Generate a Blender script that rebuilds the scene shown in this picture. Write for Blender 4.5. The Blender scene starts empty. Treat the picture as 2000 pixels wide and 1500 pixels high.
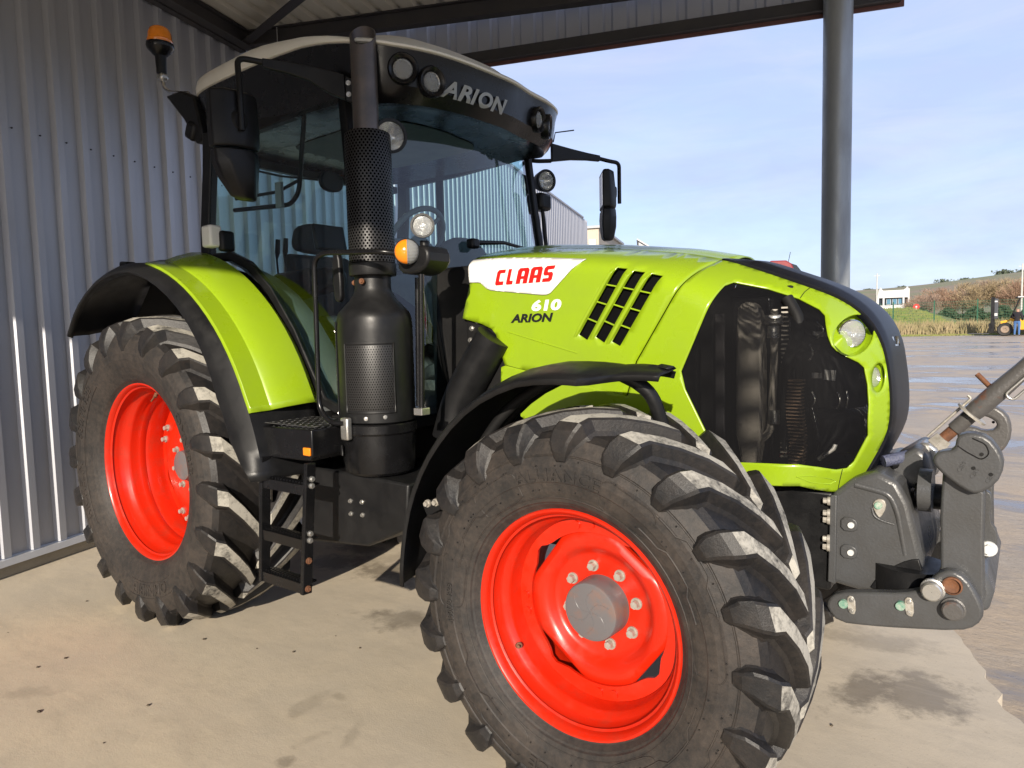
import bpy, bmesh, math, random
from math import sin, cos, pi, radians, sqrt, atan2, hypot
from mathutils import Vector, Matrix
from mathutils.geometry import delaunay_2d_cdt

random.seed(7)
scene = bpy.context.scene
COL = scene.collection
V = Vector

# ------------------------------------------------------------------ camera
# X = tractor forward, Y = tractor left, Z up; rear axle above the origin.
cam_data = bpy.data.cameras.new("camera")
cam_data.sensor_fit = 'HORIZONTAL'
cam_data.sensor_width = 36.0
cam_data.lens = 1354.0 / 2000.0 * 36.0
cam_data.clip_start = 0.05
cam_data.clip_end = 5000.0
camera = bpy.data.objects.new("camera", cam_data)
COL.objects.link(camera)
_r = V((0.80157826, 0.59740125, -0.02416679))
_u = V((-0.0262377, 0.07552878, 0.99679837))
_f = V((-0.59731388, 0.79837782, -0.07621666))
camera.matrix_world = Matrix(((_r.x, _u.x, -_f.x, 4.015), (_r.y, _u.y, -_f.y, -2.971), (_r.z, _u.z, -_f.z, 1.604), (0, 0, 0, 1)))
scene.camera = camera
STATION = V((4.015, -2.971, 0.0))

# ------------------------------------------------------------------ sky and sun
SUN_EL, SUN_DIR = radians(20.0), V((0.423, -0.906))      # towards the sun
world = bpy.data.worlds.new("World")
scene.world = world
world.use_nodes = True
wn = world.node_tree.nodes
wl = world.node_tree.links
wn.clear()
w_out = wn.new("ShaderNodeOutputWorld")
w_bg = wn.new("ShaderNodeBackground")
w_sky = wn.new("ShaderNodeTexSky")
w_sky.sky_type = 'NISHITA'
w_sky.sun_disc = False
w_sky.sun_elevation = SUN_EL
w_sky.sun_rotation = atan2(SUN_DIR.x, SUN_DIR.y)
w_sky.altitude = 50
w_sky.air_density = 1.0
w_sky.dust_density = 0.6
w_sky.ozone_density = 2.2
# thin, high veil of cloud over the whole sky
w_tc = wn.new("ShaderNodeTexCoord")
w_map = wn.new("ShaderNodeMapping")
w_map.inputs['Scale'].default_value = (1.6, 1.6, 5.0)
w_noise = wn.new("ShaderNodeTexNoise")
w_noise.inputs['Scale'].default_value = 2.2
w_noise.inputs['Detail'].default_value = 6
w_noise.inputs['Roughness'].default_value = 0.62
w_ramp = wn.new("ShaderNodeMapRange")
w_ramp.inputs['From Min'].default_value = 0.35
w_ramp.inputs['From Max'].default_value = 0.75
w_ramp.inputs['To Min'].default_value = 0.72
w_ramp.inputs['To Max'].default_value = 0.96
w_mix = wn.new("ShaderNodeMixRGB")
w_cl = wn.new("ShaderNodeMixRGB")          # blue sky to pale cirrus
w_cl.inputs['Color1'].default_value = (2.30, 2.68, 3.95, 1)
w_cl.inputs['Color2'].default_value = (2.72, 2.98, 4.0, 1)
w_map2 = wn.new("ShaderNodeMapping"); w_map2.inputs['Scale'].default_value = (2.0, 1.2, 9.0); w_map2.inputs['Rotation'].default_value = (0.25, 0.1, 0.4)
w_n2 = wn.new("ShaderNodeTexNoise"); w_n2.inputs['Scale'].default_value = 1.8; w_n2.inputs['Detail'].default_value = 8; w_n2.inputs['Roughness'].default_value = 0.6; w_n2.inputs['Distortion'].default_value = 0.6
w_r2 = wn.new("ShaderNodeMapRange"); w_r2.inputs['From Min'].default_value = 0.42; w_r2.inputs['From Max'].default_value = 0.68
wl.new(w_tc.outputs['Generated'], w_map2.inputs['Vector']); wl.new(w_map2.outputs['Vector'], w_n2.inputs['Vector']); wl.new(w_n2.outputs['Fac'], w_r2.inputs['Value'])
wl.new(w_r2.outputs['Result'], w_cl.inputs['Fac']); wl.new(w_cl.outputs['Color'], w_mix.inputs['Color2'])
wl.new(w_tc.outputs['Generated'], w_map.inputs['Vector'])
wl.new(w_map.outputs['Vector'], w_noise.inputs['Vector'])
wl.new(w_noise.outputs['Fac'], w_ramp.inputs['Value'])
wl.new(w_ramp.outputs['Result'], w_mix.inputs['Fac'])
wl.new(w_sky.outputs['Color'], w_mix.inputs['Color1'])
wl.new(w_mix.outputs['Color'], w_bg.inputs['Color'])
w_bg.inputs['Strength'].default_value = 0.12
wl.new(w_bg.outputs['Background'], w_out.inputs['Surface'])

sun_data = bpy.data.lights.new("sun", 'SUN')
sun_data.energy = 3.3
sun_data.angle = radians(0.55)
sun_data.color = (1.0, 0.90, 0.76)
sun = bpy.data.objects.new("sun", sun_data)
COL.objects.link(sun)
sun.location = (12, -30, 12)
_d = V((-SUN_DIR.x * cos(SUN_EL), -SUN_DIR.y * cos(SUN_EL), -sin(SUN_EL) * SUN_DIR.length))
sun.rotation_euler = _d.to_track_quat('-Z', 'Y').to_euler()

scene.view_settings.view_transform = 'Standard'
scene.view_settings.look = 'None'
scene.view_settings.gamma = 1.0
scene.view_settings.use_curve_mapping = False
scene.view_settings.exposure = 1.05
scene.cycles.max_bounces = 10
scene.cycles.transparent_max_bounces = 16
scene.cycles.glossy_bounces = 4

# ------------------------------------------------------------------ materials
def new_mat(name):
    m = bpy.data.materials.new(name)
    m.use_nodes = True
    n = m.node_tree.nodes
    return m, n, m.node_tree.links, n['Principled BSDF']

def c4(c):
    return (c[0], c[1], c[2], 1.0)

def mat(name, col, rough=0.5, metal=0.0, var=0.0, vscale=6.0, vr=(0.35, 0.68), col2=None, bump=0.0, bscale=80.0, rvar=0.0, coat=0.0, stretch=None, ior=1.45, spec=0.5):
    m, n, l, b = new_mat(name)
    b.inputs['Base Color'].default_value = c4(col)
    b.inputs['Roughness'].default_value = rough
    b.inputs['Metallic'].default_value = metal
    b.inputs['IOR'].default_value = ior
    b.inputs['Specular IOR Level'].default_value = spec
    if coat:
        b.inputs['Coat Weight'].default_value = coat
        b.inputs['Coat Roughness'].default_value = 0.08
    if var or bump or rvar or col2:
        tc = n.new('ShaderNodeTexCoord')
        src = tc.outputs['Object']
        if stretch:
            mp = n.new('ShaderNodeMapping')
            mp.inputs['Scale'].default_value = stretch
            l.new(src, mp.inputs['Vector'])
            src = mp.outputs['Vector']
    if var or col2 or rvar:
        t = n.new('ShaderNodeTexNoise')
        t.inputs['Scale'].default_value = vscale
        t.inputs['Detail'].default_value = 8
        t.inputs['Roughness'].default_value = 0.65
        l.new(src, t.inputs['Vector'])
        mr = n.new('ShaderNodeMapRange')
        mr.inputs['From Min'].default_value = vr[0]
        mr.inputs['From Max'].default_value = vr[1]
        l.new(t.outputs['Fac'], mr.inputs['Value'])
        mx = n.new('ShaderNodeMixRGB')
        if col2 is None:
            col2 = tuple(x * (1 - var) for x in col)
        mx.inputs['Color1'].default_value = c4(col)
        mx.inputs['Color2'].default_value = c4(col2)
        l.new(mr.outputs['Result'], mx.inputs['Fac'])
        l.new(mx.outputs['Color'], b.inputs['Base Color'])
        if rvar:
            r2 = n.new('ShaderNodeMapRange')
            r2.inputs['To Min'].default_value = max(0.02, rough - rvar)
            r2.inputs['To Max'].default_value = min(1, rough + rvar)
            l.new(mr.outputs['Result'], r2.inputs['Value'])
            l.new(r2.outputs['Result'], b.inputs['Roughness'])
    if bump:
        t2 = n.new('ShaderNodeTexNoise')
        t2.inputs['Scale'].default_value = bscale
        t2.inputs['Detail'].default_value = 5
        l.new(src, t2.inputs['Vector'])
        bp = n.new('ShaderNodeBump')
        bp.inputs['Strength'].default_value = bump
        bp.inputs['Distance'].default_value = 0.01
        l.new(t2.outputs['Fac'], bp.inputs['Height'])
        l.new(bp.outputs['Normal'], b.inputs['Normal'])
    return m

# ------------------------------------------------------------------ mesh helpers
def orient(d):
    d = V(d).normalized()
    a = V((0, 0, 1)) if abs(d.z) < 0.9 else V((1, 0, 0))
    x = a.cross(d).normalized()
    return x, d.cross(x), d

def fillet(pts, rad, n=6):
    pts = [V(p) for p in pts]
    out = [pts[0]]
    for a, b, c in zip(pts[:-2], pts[1:-1], pts[2:]):
        r = min(rad, (a - b).length * 0.48, (c - b).length * 0.48)
        p, q = b + (a - b).normalized() * r, b + (c - b).normalized() * r
        for i in range(n + 1):
            t = i / n
            out.append(p * (1 - t) ** 2 + b * 2 * t * (1 - t) + q * t * t)
    out.append(pts[-1])
    return out

class MB:
    """collects shapes into one mesh"""
    def __init__(s):
        s.v, s.f, s.m = [], [], []
    def add(s, verts, faces, m=0):
        o = len(s.v)
        s.v += [tuple(v) for v in verts]
        s.f += [[i + o for i in f] for f in faces]
        s.m += [m] * len(faces)
        return s
    def box(s, c, size, rot=None, m=0):
        hx, hy, hz = size[0] / 2, size[1] / 2, size[2] / 2
        vs = [V((x, y, z)) for x in (-hx, hx) for y in (-hy, hy) for z in (-hz, hz)]
        if rot is not None:
            vs = [rot @ v for v in vs]
        c = V(c)
        return s.add([v + c for v in vs], [(0, 1, 3, 2), (4, 6, 7, 5), (0, 4, 5, 1), (2, 3, 7, 6), (0, 2, 6, 4), (1, 5, 7, 3)], m)
    def bar(s, p, q, w, h, up=(0, 0, 1), m=0):
        p, q = V(p), V(q)
        d = (q - p).normalized()
        sx = d.cross(V(up)).normalized()
        uz = sx.cross(d)
        vs = [e + sx * a * w / 2 + uz * b * h / 2 for e in (p, q) for a, b in ((-1, -1), (1, -1), (1, 1), (-1, 1))]
        return s.add(vs, [(0, 3, 2, 1), (4, 5, 6, 7), (0, 1, 5, 4), (1, 2, 6, 5), (2, 3, 7, 6), (3, 0, 4, 7)], m)
    def prism(s, poly, a, b, axis='y', m=0):
        n = len(poly)
        def P(p, t):
            if axis == 'y': return (p[0], t, p[1])
            if axis == 'x': return (t, p[0], p[1])
            return (p[0], p[1], t)
        vs = [P(p, a) for p in poly] + [P(p, b) for p in poly]
        fs = [list(range(n)), list(range(n, 2 * n))[::-1]] + [(i, (i + 1) % n, n + (i + 1) % n, n + i) for i in range(n)]
        return s.add(vs, fs, m)
    def loft(s, loops, closed=True, cap0=False, cap1=False, m=0):
        n = len(loops[0])
        vs = [p for lp in loops for p in lp]
        fs = []
        for i in range(len(loops) - 1):
            for j in range(n if closed else n - 1):
                k = (j + 1) % n
                fs.append((i * n + j, i * n + k, (i + 1) * n + k, (i + 1) * n + j))
        if cap0: fs.append(list(range(n))[::-1])
        if cap1: fs.append([(len(loops) - 1) * n + j for j in range(n)])
        return s.add(vs, fs, m)
    def cyl(s, p, q, r, r2=None, seg=20, caps=True, m=0):
        p, q = V(p), V(q)
        x, y, d = orient(q - p)
        r2 = r if r2 is None else r2
        L = [[c + x * rr * cos(2 * pi * i / seg) + y * rr * sin(2 * pi * i / seg) for i in range(seg)] for c, rr in ((p, r), (q, r2))]
        return s.loft(L, True, caps, caps, m)
    def lathe(s, prof, o, axis, seg=32, m=0, caps=False):
        x, y, d = orient(axis)
        o = V(o)
        L = [[o + d * h + x * r * cos(2 * pi * i / seg) + y * r * sin(2 * pi * i / seg) for i in range(seg)] for r, h in prof]
        return s.loft(L, True, caps, caps, m)
    def tube(s, pts, r, seg=10, m=0, caps=True):
        pts = [V(p) for p in pts]
        T = [(pts[min(i + 1, len(pts) - 1)] - pts[max(i - 1, 0)]).normalized() for i in range(len(pts))]
        x, y, d = orient(T[0])
        L = []
        for i, p in enumerate(pts):
            if i:
                x = (x - T[i] * x.dot(T[i])).normalized()
                y = T[i].cross(x)
            if isinstance(r, (list, tuple)):
                u_ = i / (len(pts) - 1) * (len(r) - 1); j_ = min(int(u_), len(r) - 2)
                rr = r[j_] + (r[j_ + 1] - r[j_]) * (u_ - j_)
            else:
                rr = r
            L.append([p + x * rr * cos(2 * pi * k / seg) + y * rr * sin(2 * pi * k / seg) for k in range(seg)])
        return s.loft(L, True, caps, caps, m)
    def ball(s, c, r, seg=16, rings=10, m=0, half=None):
        rx, ry, rz = r if isinstance(r, (list, tuple)) else (r, r, r)
        c = V(c)
        L = []
        for i in range(rings + 1):
            a = -pi / 2 + pi * i / rings
            rr = max(cos(a), 1e-3)
            L.append([c + V((rx * rr * cos(2 * pi * k / seg), ry * rr * sin(2 * pi * k / seg), rz * sin(a))) for k in range(seg)])
        return s.loft(L, True, True, True, m)
    def hexbolt(s, p, d, r, h, m=0, washer=True):
        p, d = V(p), V(d).normalized()
        if washer:
            s.cyl(p, p + d * h * 0.25, r * 1.45, seg=16, m=m)
        s.cyl(p + d * h * 0.2, p + d * h, r, r * 0.96, seg=6, m=m)
        return s
    def build(s, name, mats, parent=None, smooth=35, bevel=0, seg=2, recalc=True, solid=0):
        me = bpy.data.meshes.new(name)
        me.from_pydata(s.v, [], s.f)
        mats = mats if isinstance(mats, (list, tuple)) else [mats]
        for mm in mats:
            me.materials.append(mm)
        if len(mats) > 1:
            me.polygons.foreach_set('material_index', s.m)
        if recalc:
            bm = bmesh.new(); bm.from_mesh(me)
            bmesh.ops.recalc_face_normals(bm, faces=bm.faces)
            bm.to_mesh(me); bm.free()
        if smooth:
            me.shade_smooth()
            me.set_sharp_from_angle(angle=radians(smooth))
        me.update()
        o = bpy.data.objects.new(name, me)
        COL.objects.link(o)
        if parent is not None:
            o.parent = parent
        if solid:
            md = o.modifiers.new('solid', 'SOLIDIFY'); md.thickness = solid; md.offset = -1
        if bevel:
            md = o.modifiers.new('bevel', 'BEVEL'); md.width = bevel; md.segments = seg
            md.limit_method = 'ANGLE'; md.angle_limit = radians(38)
        return o

def empty(name, loc=(0, 0, 0), parent=None):
    o = bpy.data.objects.new(name, None)
    o.empty_display_size = 0.2
    COL.objects.link(o)
    o.location = loc
    if parent is not None:
        o.parent = parent
    return o

def tag(o, label=None, cat=None, group=None, kind=None):
    if label: o['label'] = label
    if cat: o['category'] = cat
    if group: o['group'] = group
    if kind: o['kind'] = kind
    return o

def copy_tree(o, parent=None):
    c = o.copy(); COL.objects.link(c); c.parent = parent
    for ch in list(o.children):
        copy_tree(ch, c)
    return c

def text_shape(body, size=1.0, shear=0.0, bold=0.0, extrude=0.0, space=1.0, res=3):
    cu = bpy.data.curves.new('txt', 'FONT')
    cu.body = body; cu.size = size; cu.shear = shear; cu.offset = bold; cu.extrude = extrude
    cu.space_character = space; cu.resolution_u = res
    ob = bpy.data.objects.new('txt', cu)
    me = bpy.data.meshes.new_from_object(ob)
    vs = [v.co.copy() for v in me.vertices]
    fs = [list(p.vertices) for p in me.polygons]
    bpy.data.objects.remove(ob); bpy.data.curves.remove(cu); bpy.data.meshes.remove(me)
    x0, x1 = min(v.x for v in vs), max(v.x for v in vs)
    y0, y1 = min(v.y for v in vs), max(v.y for v in vs)
    return vs, fs, (x0, x1, y0, y1)

def inside(p, poly):
    x, z = p; c = False; n = len(poly)
    for i in range(n):
        x1, z1 = poly[i]; x2, z2 = poly[i - 1]
        if (z1 > z) != (z2 > z) and x < (x2 - x1) * (z - z1) / (z2 - z1) + x1:
            c = not c
    return c

def subdiv(poly, step):
    out = []
    for i in range(len(poly)):
        a, b = V(poly[i]), V(poly[(i + 1) % len(poly)])
        n = max(1, int(round((b - a).length / step)))
        out += [tuple(a.lerp(b, k / n)) for k in range(n)]
    return out

def smooth_poly(poly, it=2):
    for _ in range(it):
        out = []
        for i in range(len(poly)):
            a, b = V(poly[i]), V(poly[(i + 1) % len(poly)])
            out += [tuple(a * 0.75 + b * 0.25), tuple(a * 0.25 + b * 0.75)]
        poly = out
    return poly

def flat_panel(poly, holes=(), step=0.05):
    """triangulated 2D panel with holes -> verts2d, faces"""
    pts, edges = [], []
    for lp in [poly] + list(holes):
        q = subdiv(lp, step); o = len(pts)
        pts += q
        edges += [(o + i, o + (i + 1) % len(q)) for i in range(len(q))]
    x0, x1 = min(p[0] for p in poly), max(p[0] for p in poly)
    z0, z1 = min(p[1] for p in poly), max(p[1] for p in poly)
    nx, nz = int((x1 - x0) / step), int((z1 - z0) / step)
    bnd = list(pts)
    for i in range(1, nx + 1):
        for j in range(1, nz + 1):
            p = (x0 + i * step - (j % 2) * step * 0.5, z0 + j * step)
            if inside(p, poly) and not any(inside(p, h) for h in holes):
                if min((p[0] - q[0]) ** 2 + (p[1] - q[1]) ** 2 for q in bnd) > (0.5 * step) ** 2:
                    pts.append(p)
    r = delaunay_2d_cdt([V(p) for p in pts], edges, [], 0, 1e-6)
    vs = [tuple(v) for v in r[0]]
    fs = []
    for f in r[2]:
        c = (sum(vs[i][0] for i in f) / 3, sum(vs[i][1] for i in f) / 3)
        if inside(c, poly) and not any(inside(c, h) for h in holes):
            fs.append(list(f))
    return vs, fs
# ------------------------------------------------------------------ shared materials
M = {}
def lens_mat():
    m, n, l, b = new_mat('fluted_lens')
    out = n['Material Output']
    tc = n.new('ShaderNodeTexCoord'); wv = n.new('ShaderNodeTexWave'); wv.inputs['Scale'].default_value = 55; wv.bands_direction = 'Z'; l.new(tc.outputs['Object'], wv.inputs['Vector'])
    bp = n.new('ShaderNodeBump'); bp.inputs['Strength'].default_value = 0.5; bp.inputs['Distance'].default_value = 0.003; l.new(wv.outputs['Fac'], bp.inputs['Height'])
    b.inputs['Base Color'].default_value = (0.55, 0.56, 0.55, 1); b.inputs['Roughness'].default_value = 0.08; l.new(bp.outputs[0], b.inputs['Normal'])
    tr = n.new('ShaderNodeBsdfTransparent'); tr.inputs['Color'].default_value = (0.95, 0.96, 0.95, 1)
    mx = n.new('ShaderNodeMixShader'); mx.inputs['Fac'].default_value = 0.62
    l.new(b.outputs[0], mx.inputs[1]); l.new(tr.outputs[0], mx.inputs[2]); l.new(mx.outputs[0], out.inputs['Surface'])
    return m
M['green'] = mat('lime_paint', (0.255, 0.385, 0.009), 0.32, col2=(0.232, 0.345, 0.014), vscale=3.5, coat=0.5, rvar=0.10, bump=0.012, bscale=9)
M['red'] = mat('red_paint', (0.52, 0.016, 0.003), 0.42, col2=(0.33, 0.030, 0.012), vscale=9, vr=(0.50, 0.82), coat=0.15, rvar=0.12, bump=0.03, bscale=40)
M['black'] = mat('black_plastic', (0.007, 0.0072, 0.008), 0.42, col2=(0.012, 0.012, 0.0125), vscale=9, rvar=0.10, bump=0.06, bscale=260, spec=0.32)
M['black_matte'] = mat('black_matte', (0.007, 0.007, 0.0075), 0.62, col2=(0.013, 0.0125, 0.012), vscale=6, bump=0.05, bscale=150, spec=0.25)
M['vent_black'] = mat('vent_gauze', (0.003, 0.003, 0.0035), 0.8, var=0.3, vscale=60, spec=0.1)
M['black_gloss'] = mat('black_gloss', (0.005, 0.005, 0.0055), 0.26, col2=(0.008, 0.008, 0.009), vscale=8, rvar=0.06, spec=0.4)
M['navy'] = mat('dark_nose_plastic', (0.006, 0.0066, 0.010), 0.42, var=0.2, vscale=14, bump=0.05, bscale=300, spec=0.35)
M['white'] = mat('roof_white', (0.74, 0.71, 0.62), 0.38, var=0.08, vscale=3)
M['decal_white'] = mat('decal_white', (0.78, 0.77, 0.74), 0.35, var=0.03)
M['decal_red'] = mat('decal_red', (0.62, 0.012, 0.010), 0.35, var=0.05)
M['decal_black'] = mat('decal_black', (0.012, 0.012, 0.014), 0.35, var=0.1)
M['cast'] = mat('grey_casting', (0.070, 0.072, 0.075), 0.36, col2=(0.050, 0.049, 0.048), vscale=7, rvar=0.12, bump=0.12, bscale=120)
M['cast_rust'] = mat('rusty_casting', (0.080, 0.076, 0.073), 0.45, col2=(0.13, 0.05, 0.025), vscale=13, vr=(0.56, 0.66), rvar=0.1, bump=0.2, bscale=90)
M['rust'] = mat('rust', (0.10, 0.045, 0.025), 0.75, col2=(0.19, 0.075, 0.03), vscale=25, bump=0.3, bscale=120)
M['steel'] = mat('zinc_steel', (0.62, 0.61, 0.58), 0.34, metal=0.85, col2=(0.42, 0.41, 0.38), vscale=30, rvar=0.12)
M['chrome'] = mat('chrome', (0.75, 0.75, 0.76), 0.14, metal=1.0, var=0.15, vscale=20)
M['bolt_dirty'] = mat('dull_bolt', (0.46, 0.44, 0.40), 0.5, metal=0.4, col2=(0.30, 0.27, 0.22), vscale=60)
M['pipe'] = mat('burnt_pipe', (0.13, 0.105, 0.09), 0.42, metal=0.55, col2=(0.085, 0.080, 0.082), vscale=9, rvar=0.1)
M['hub'] = mat('hub_grey', (0.12, 0.115, 0.12), 0.45, col2=(0.18, 0.105, 0.08), vscale=14, vr=(0.5, 0.72), rvar=0.1)
M['amber'] = mat('amber_lens', (0.85, 0.24, 0.01), 0.15, coat=0.6, var=0.15, vscale=40)
M['lens'] = lens_mat()
M['reflector'] = mat('reflector', (0.85, 0.85, 0.84), 0.12, metal=1.0, var=0.3, vscale=60, bump=0.4, bscale=45)
M['label_white'] = mat('paper_label', (0.62, 0.62, 0.60), 0.6, var=0.2, vscale=90)
M['radiator'] = mat('dusty_alloy', (0.40, 0.37, 0.32), 0.6, metal=0.0, col2=(0.31, 0.285, 0.245), vscale=22)
M['fins'] = mat('bronze_fins', (0.30, 0.20, 0.13), 0.5, col2=(0.18, 0.13, 0.10), vscale=30)
M['seat'] = mat('seat_fabric', (0.030, 0.032, 0.034), 0.85, var=0.3, vscale=40, bump=0.2, bscale=200)
M['trim_grey'] = mat('cab_trim_grey', (0.17, 0.18, 0.18), 0.7, var=0.15, vscale=9, bump=0.05)
M['mirror'] = mat('mirror_glass', (0.8, 0.82, 0.84), 0.03, metal=1.0, var=0.02)

def rubber(name, dusty):
    m, n, l, b = new_mat(name)
    tc = n.new('ShaderNodeTexCoord')
    t1 = n.new('ShaderNodeTexNoise'); t1.inputs['Scale'].default_value = 5; t1.inputs['Detail'].default_value = 9; t1.inputs['Roughness'].default_value = 0.7
    t2 = n.new('ShaderNodeTexNoise'); t2.inputs['Scale'].default_value = 38; t2.inputs['Detail'].default_value = 6; t2.inputs['Roughness'].default_value = 0.75
    l.new(tc.outputs['Object'], t1.inputs['Vector']); l.new(tc.outputs['Object'], t2.inputs['Vector'])
    ad = n.new('ShaderNodeMath'); ad.operation = 'MULTIPLY_ADD'; ad.inputs[1].default_value = 0.55; l.new(t1.outputs['Fac'], ad.inputs[0])
    mu = n.new('ShaderNodeMath'); mu.operation = 'MULTIPLY'; mu.inputs[1].default_value = 0.45; l.new(t2.outputs['Fac'], mu.inputs[0]); l.new(mu.outputs[0], ad.inputs[2])
    mr = n.new('ShaderNodeMapRange'); l.new(ad.outputs[0], mr.inputs['Value'])
    mr.inputs['From Min'].default_value = 0.38 if dusty else 0.42
    mr.inputs['From Max'].default_value = 0.53 if dusty else 0.68
    mx = n.new('ShaderNodeMixRGB')
    mx.inputs['Color1'].default_value = (0.010, 0.010, 0.011, 1) if not dusty else (0.045, 0.043, 0.040, 1)
    mx.inputs['Color2'].default_value = (0.032, 0.027, 0.024, 1) if not dusty else (0.40, 0.38, 0.33, 1)
    l.new(mr.outputs['Result'], mx.inputs['Fac']); l.new(mx.outputs['Color'], b.inputs['Base Color'])
    b.inputs['Roughness'].default_value = 0.46 if not dusty else 0.7; b.inputs['Specular IOR Level'].default_value = 0.38
    bp = n.new('ShaderNodeBump'); bp.inputs['Strength'].default_value = 0.35; bp.inputs['Distance'].default_value = 0.006
    l.new(t2.outputs['Fac'], bp.inputs['Height']); l.new(bp.outputs['Normal'], b.inputs['Normal'])
    return m
M['rubber'] = rubber('tyre_rubber', False)
M['rubber_dust'] = rubber('worn_lug_rubber', True)
M['sidewall'] = rubber('dusty_sidewall_rubber', False)
for nd in M['sidewall'].node_tree.nodes:
    if nd.type == 'MIX_RGB':
        nd.inputs['Color1'].default_value = (0.019, 0.0175, 0.017, 1); nd.inputs['Color2'].default_value = (0.060, 0.048, 0.040, 1)
M['sidewall'].node_tree.nodes['Principled BSDF'].inputs['Roughness'].default_value = 0.6

def glass_mat(name, tint, refl=1.5):
    m, n, l, b = new_mat(name)
    n.remove(b)
    out = n['Material Output']
    tr = n.new('ShaderNodeBsdfTransparent'); tr.inputs['Color'].default_value = c4(tint)
    gl = n.new('ShaderNodeBsdfGlossy'); gl.inputs['Roughness'].default_value = 0.015; gl.inputs['Color'].default_value = (1, 1, 1, 1)
    fr = n.new('ShaderNodeFresnel'); fr.inputs['IOR'].default_value = refl
    mx = n.new('ShaderNodeMixShader')
    l.new(fr.outputs['Fac'], mx.inputs['Fac']); l.new(tr.outputs[0], mx.inputs[1]); l.new(gl.outputs[0], mx.inputs[2])
    l.new(mx.outputs[0], out.inputs['Surface'])
    return m
M['glass'] = glass_mat('tinted_cab_glass', (0.72, 0.91, 0.91), 1.48)
M['screen_glass'] = glass_mat('tinted_windscreen', (0.74, 0.91, 0.92), 1.7)

def mesh_screen(name, scale, hole, col):
    """woven / punched sheet: see-through holes by a fine grid in object space (x, z)"""
    m, n, l, b = new_mat(name)
    out = n['Material Output']
    b.inputs['Base Color'].default_value = c4(col); b.inputs['Roughness'].default_value = 0.7; b.inputs['Specular IOR Level'].default_value = 0.08
    tc = n.new('ShaderNodeTexCoord'); sp = n.new('ShaderNodeSeparateXYZ'); l.new(tc.outputs['Object'], sp.inputs[0])
    fs = []
    for ax in ('X', 'Z'):
        mu = n.new('ShaderNodeMath'); mu.operation = 'MULTIPLY'; mu.inputs[1].default_value = scale; l.new(sp.outputs[ax], mu.inputs[0])
        fr = n.new('ShaderNodeMath'); fr.operation = 'FRACT'; l.new(mu.outputs[0], fr.inputs[0])
        lt = n.new('ShaderNodeMath'); lt.operation = 'LESS_THAN'; lt.inputs[1].default_value = hole; l.new(fr.outputs[0], lt.inputs[0])
        fs.append(lt)
    an = n.new('ShaderNodeMath'); an.operation = 'MULTIPLY'; l.new(fs[0].outputs[0], an.inputs[0]); l.new(fs[1].outputs[0], an.inputs[1])
    tr = n.new('ShaderNodeBsdfTransparent'); mx = n.new('ShaderNodeMixShader')
    l.new(an.outputs[0], mx.inputs['Fac']); l.new(b.outputs[0], mx.inputs[1]); l.new(tr.outputs[0], mx.inputs[2])
    l.new(mx.outputs[0], out.inputs['Surface'])
    return m
M['grille_mesh'] = mesh_screen('woven_grille', 330.0, 0.48, (0.006, 0.006, 0.007))

def perforated(name, nu, nv, r, z0=None, z1=None):
    """punched black sheet: staggered round holes laid out on the UV map"""
    m, n, l, b = new_mat(name)
    uv = n.new('ShaderNodeUVMap'); sp = n.new('ShaderNodeSeparateXYZ'); l.new(uv.outputs[0], sp.inputs[0])
    def M2(op, a, bb=None):
        x = n.new('ShaderNodeMath'); x.operation = op
        for i, q in enumerate((a, bb)):
            if q is None: continue
            if isinstance(q, (int, float)): x.inputs[i].default_value = q
            else: l.new(q, x.inputs[i])
        return x.outputs[0]
    v = M2('MULTIPLY', sp.outputs['Y'], nv)
    row = M2('FLOOR', v)
    half = M2('MULTIPLY', M2('MODULO', row, 2.0), 0.5)
    u = M2('ADD', M2('MULTIPLY', sp.outputs['X'], nu), half)
    du = M2('SUBTRACT', M2('FRACT', u), 0.5); dv = M2('SUBTRACT', M2('FRACT', v), 0.5)
    dist = M2('SQRT', M2('ADD', M2('MULTIPLY', du, du), M2('MULTIPLY', M2('MULTIPLY', dv, dv), 0.45)))
    hole = M2('LESS_THAN', dist, r)
    mx = n.new('ShaderNodeMixRGB'); l.new(hole, mx.inputs['Fac'])
    mx.inputs['Color1'].default_value = (0.014, 0.0135, 0.0135, 1); mx.inputs['Color2'].default_value = (0.0015, 0.0015, 0.0015, 1)
    l.new(mx.outputs[0], b.inputs['Base Color'])
    rr = n.new('ShaderNodeMapRange'); rr.inputs['To Min'].default_value = 0.42; rr.inputs['To Max'].default_value = 1.0; l.new(hole, rr.inputs['Value'])
    l.new(rr.outputs[0], b.inputs['Roughness'])
    sp2 = n.new('ShaderNodeMapRange'); sp2.inputs['To Min'].default_value = 0.5; sp2.inputs['To Max'].default_value = 0.0; l.new(hole, sp2.inputs['Value'])
    l.new(sp2.outputs[0], b.inputs['Specular IOR Level'])
    return m
M['perf_shield'] = perforated('perforated_heat_shield', 38, 48, 0.27)
M['perf_panel'] = perforated('perforated_can_panel', 20, 26, 0.2)

# ------------------------------------------------------------------ the setting: concrete floor, yard, land
BW_ANG = radians(109.2)
WV, NV = V((cos(BW_ANG), sin(BW_ANG))), V((sin(BW_ANG), -cos(BW_ANG)))
def bw(w, n):
    p = WV * w + NV * n
    return (p.x, p.y)

def far(az, d):
    return V((STATION.x + d * cos(radians(az)), STATION.y + d * sin(radians(az))))

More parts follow.
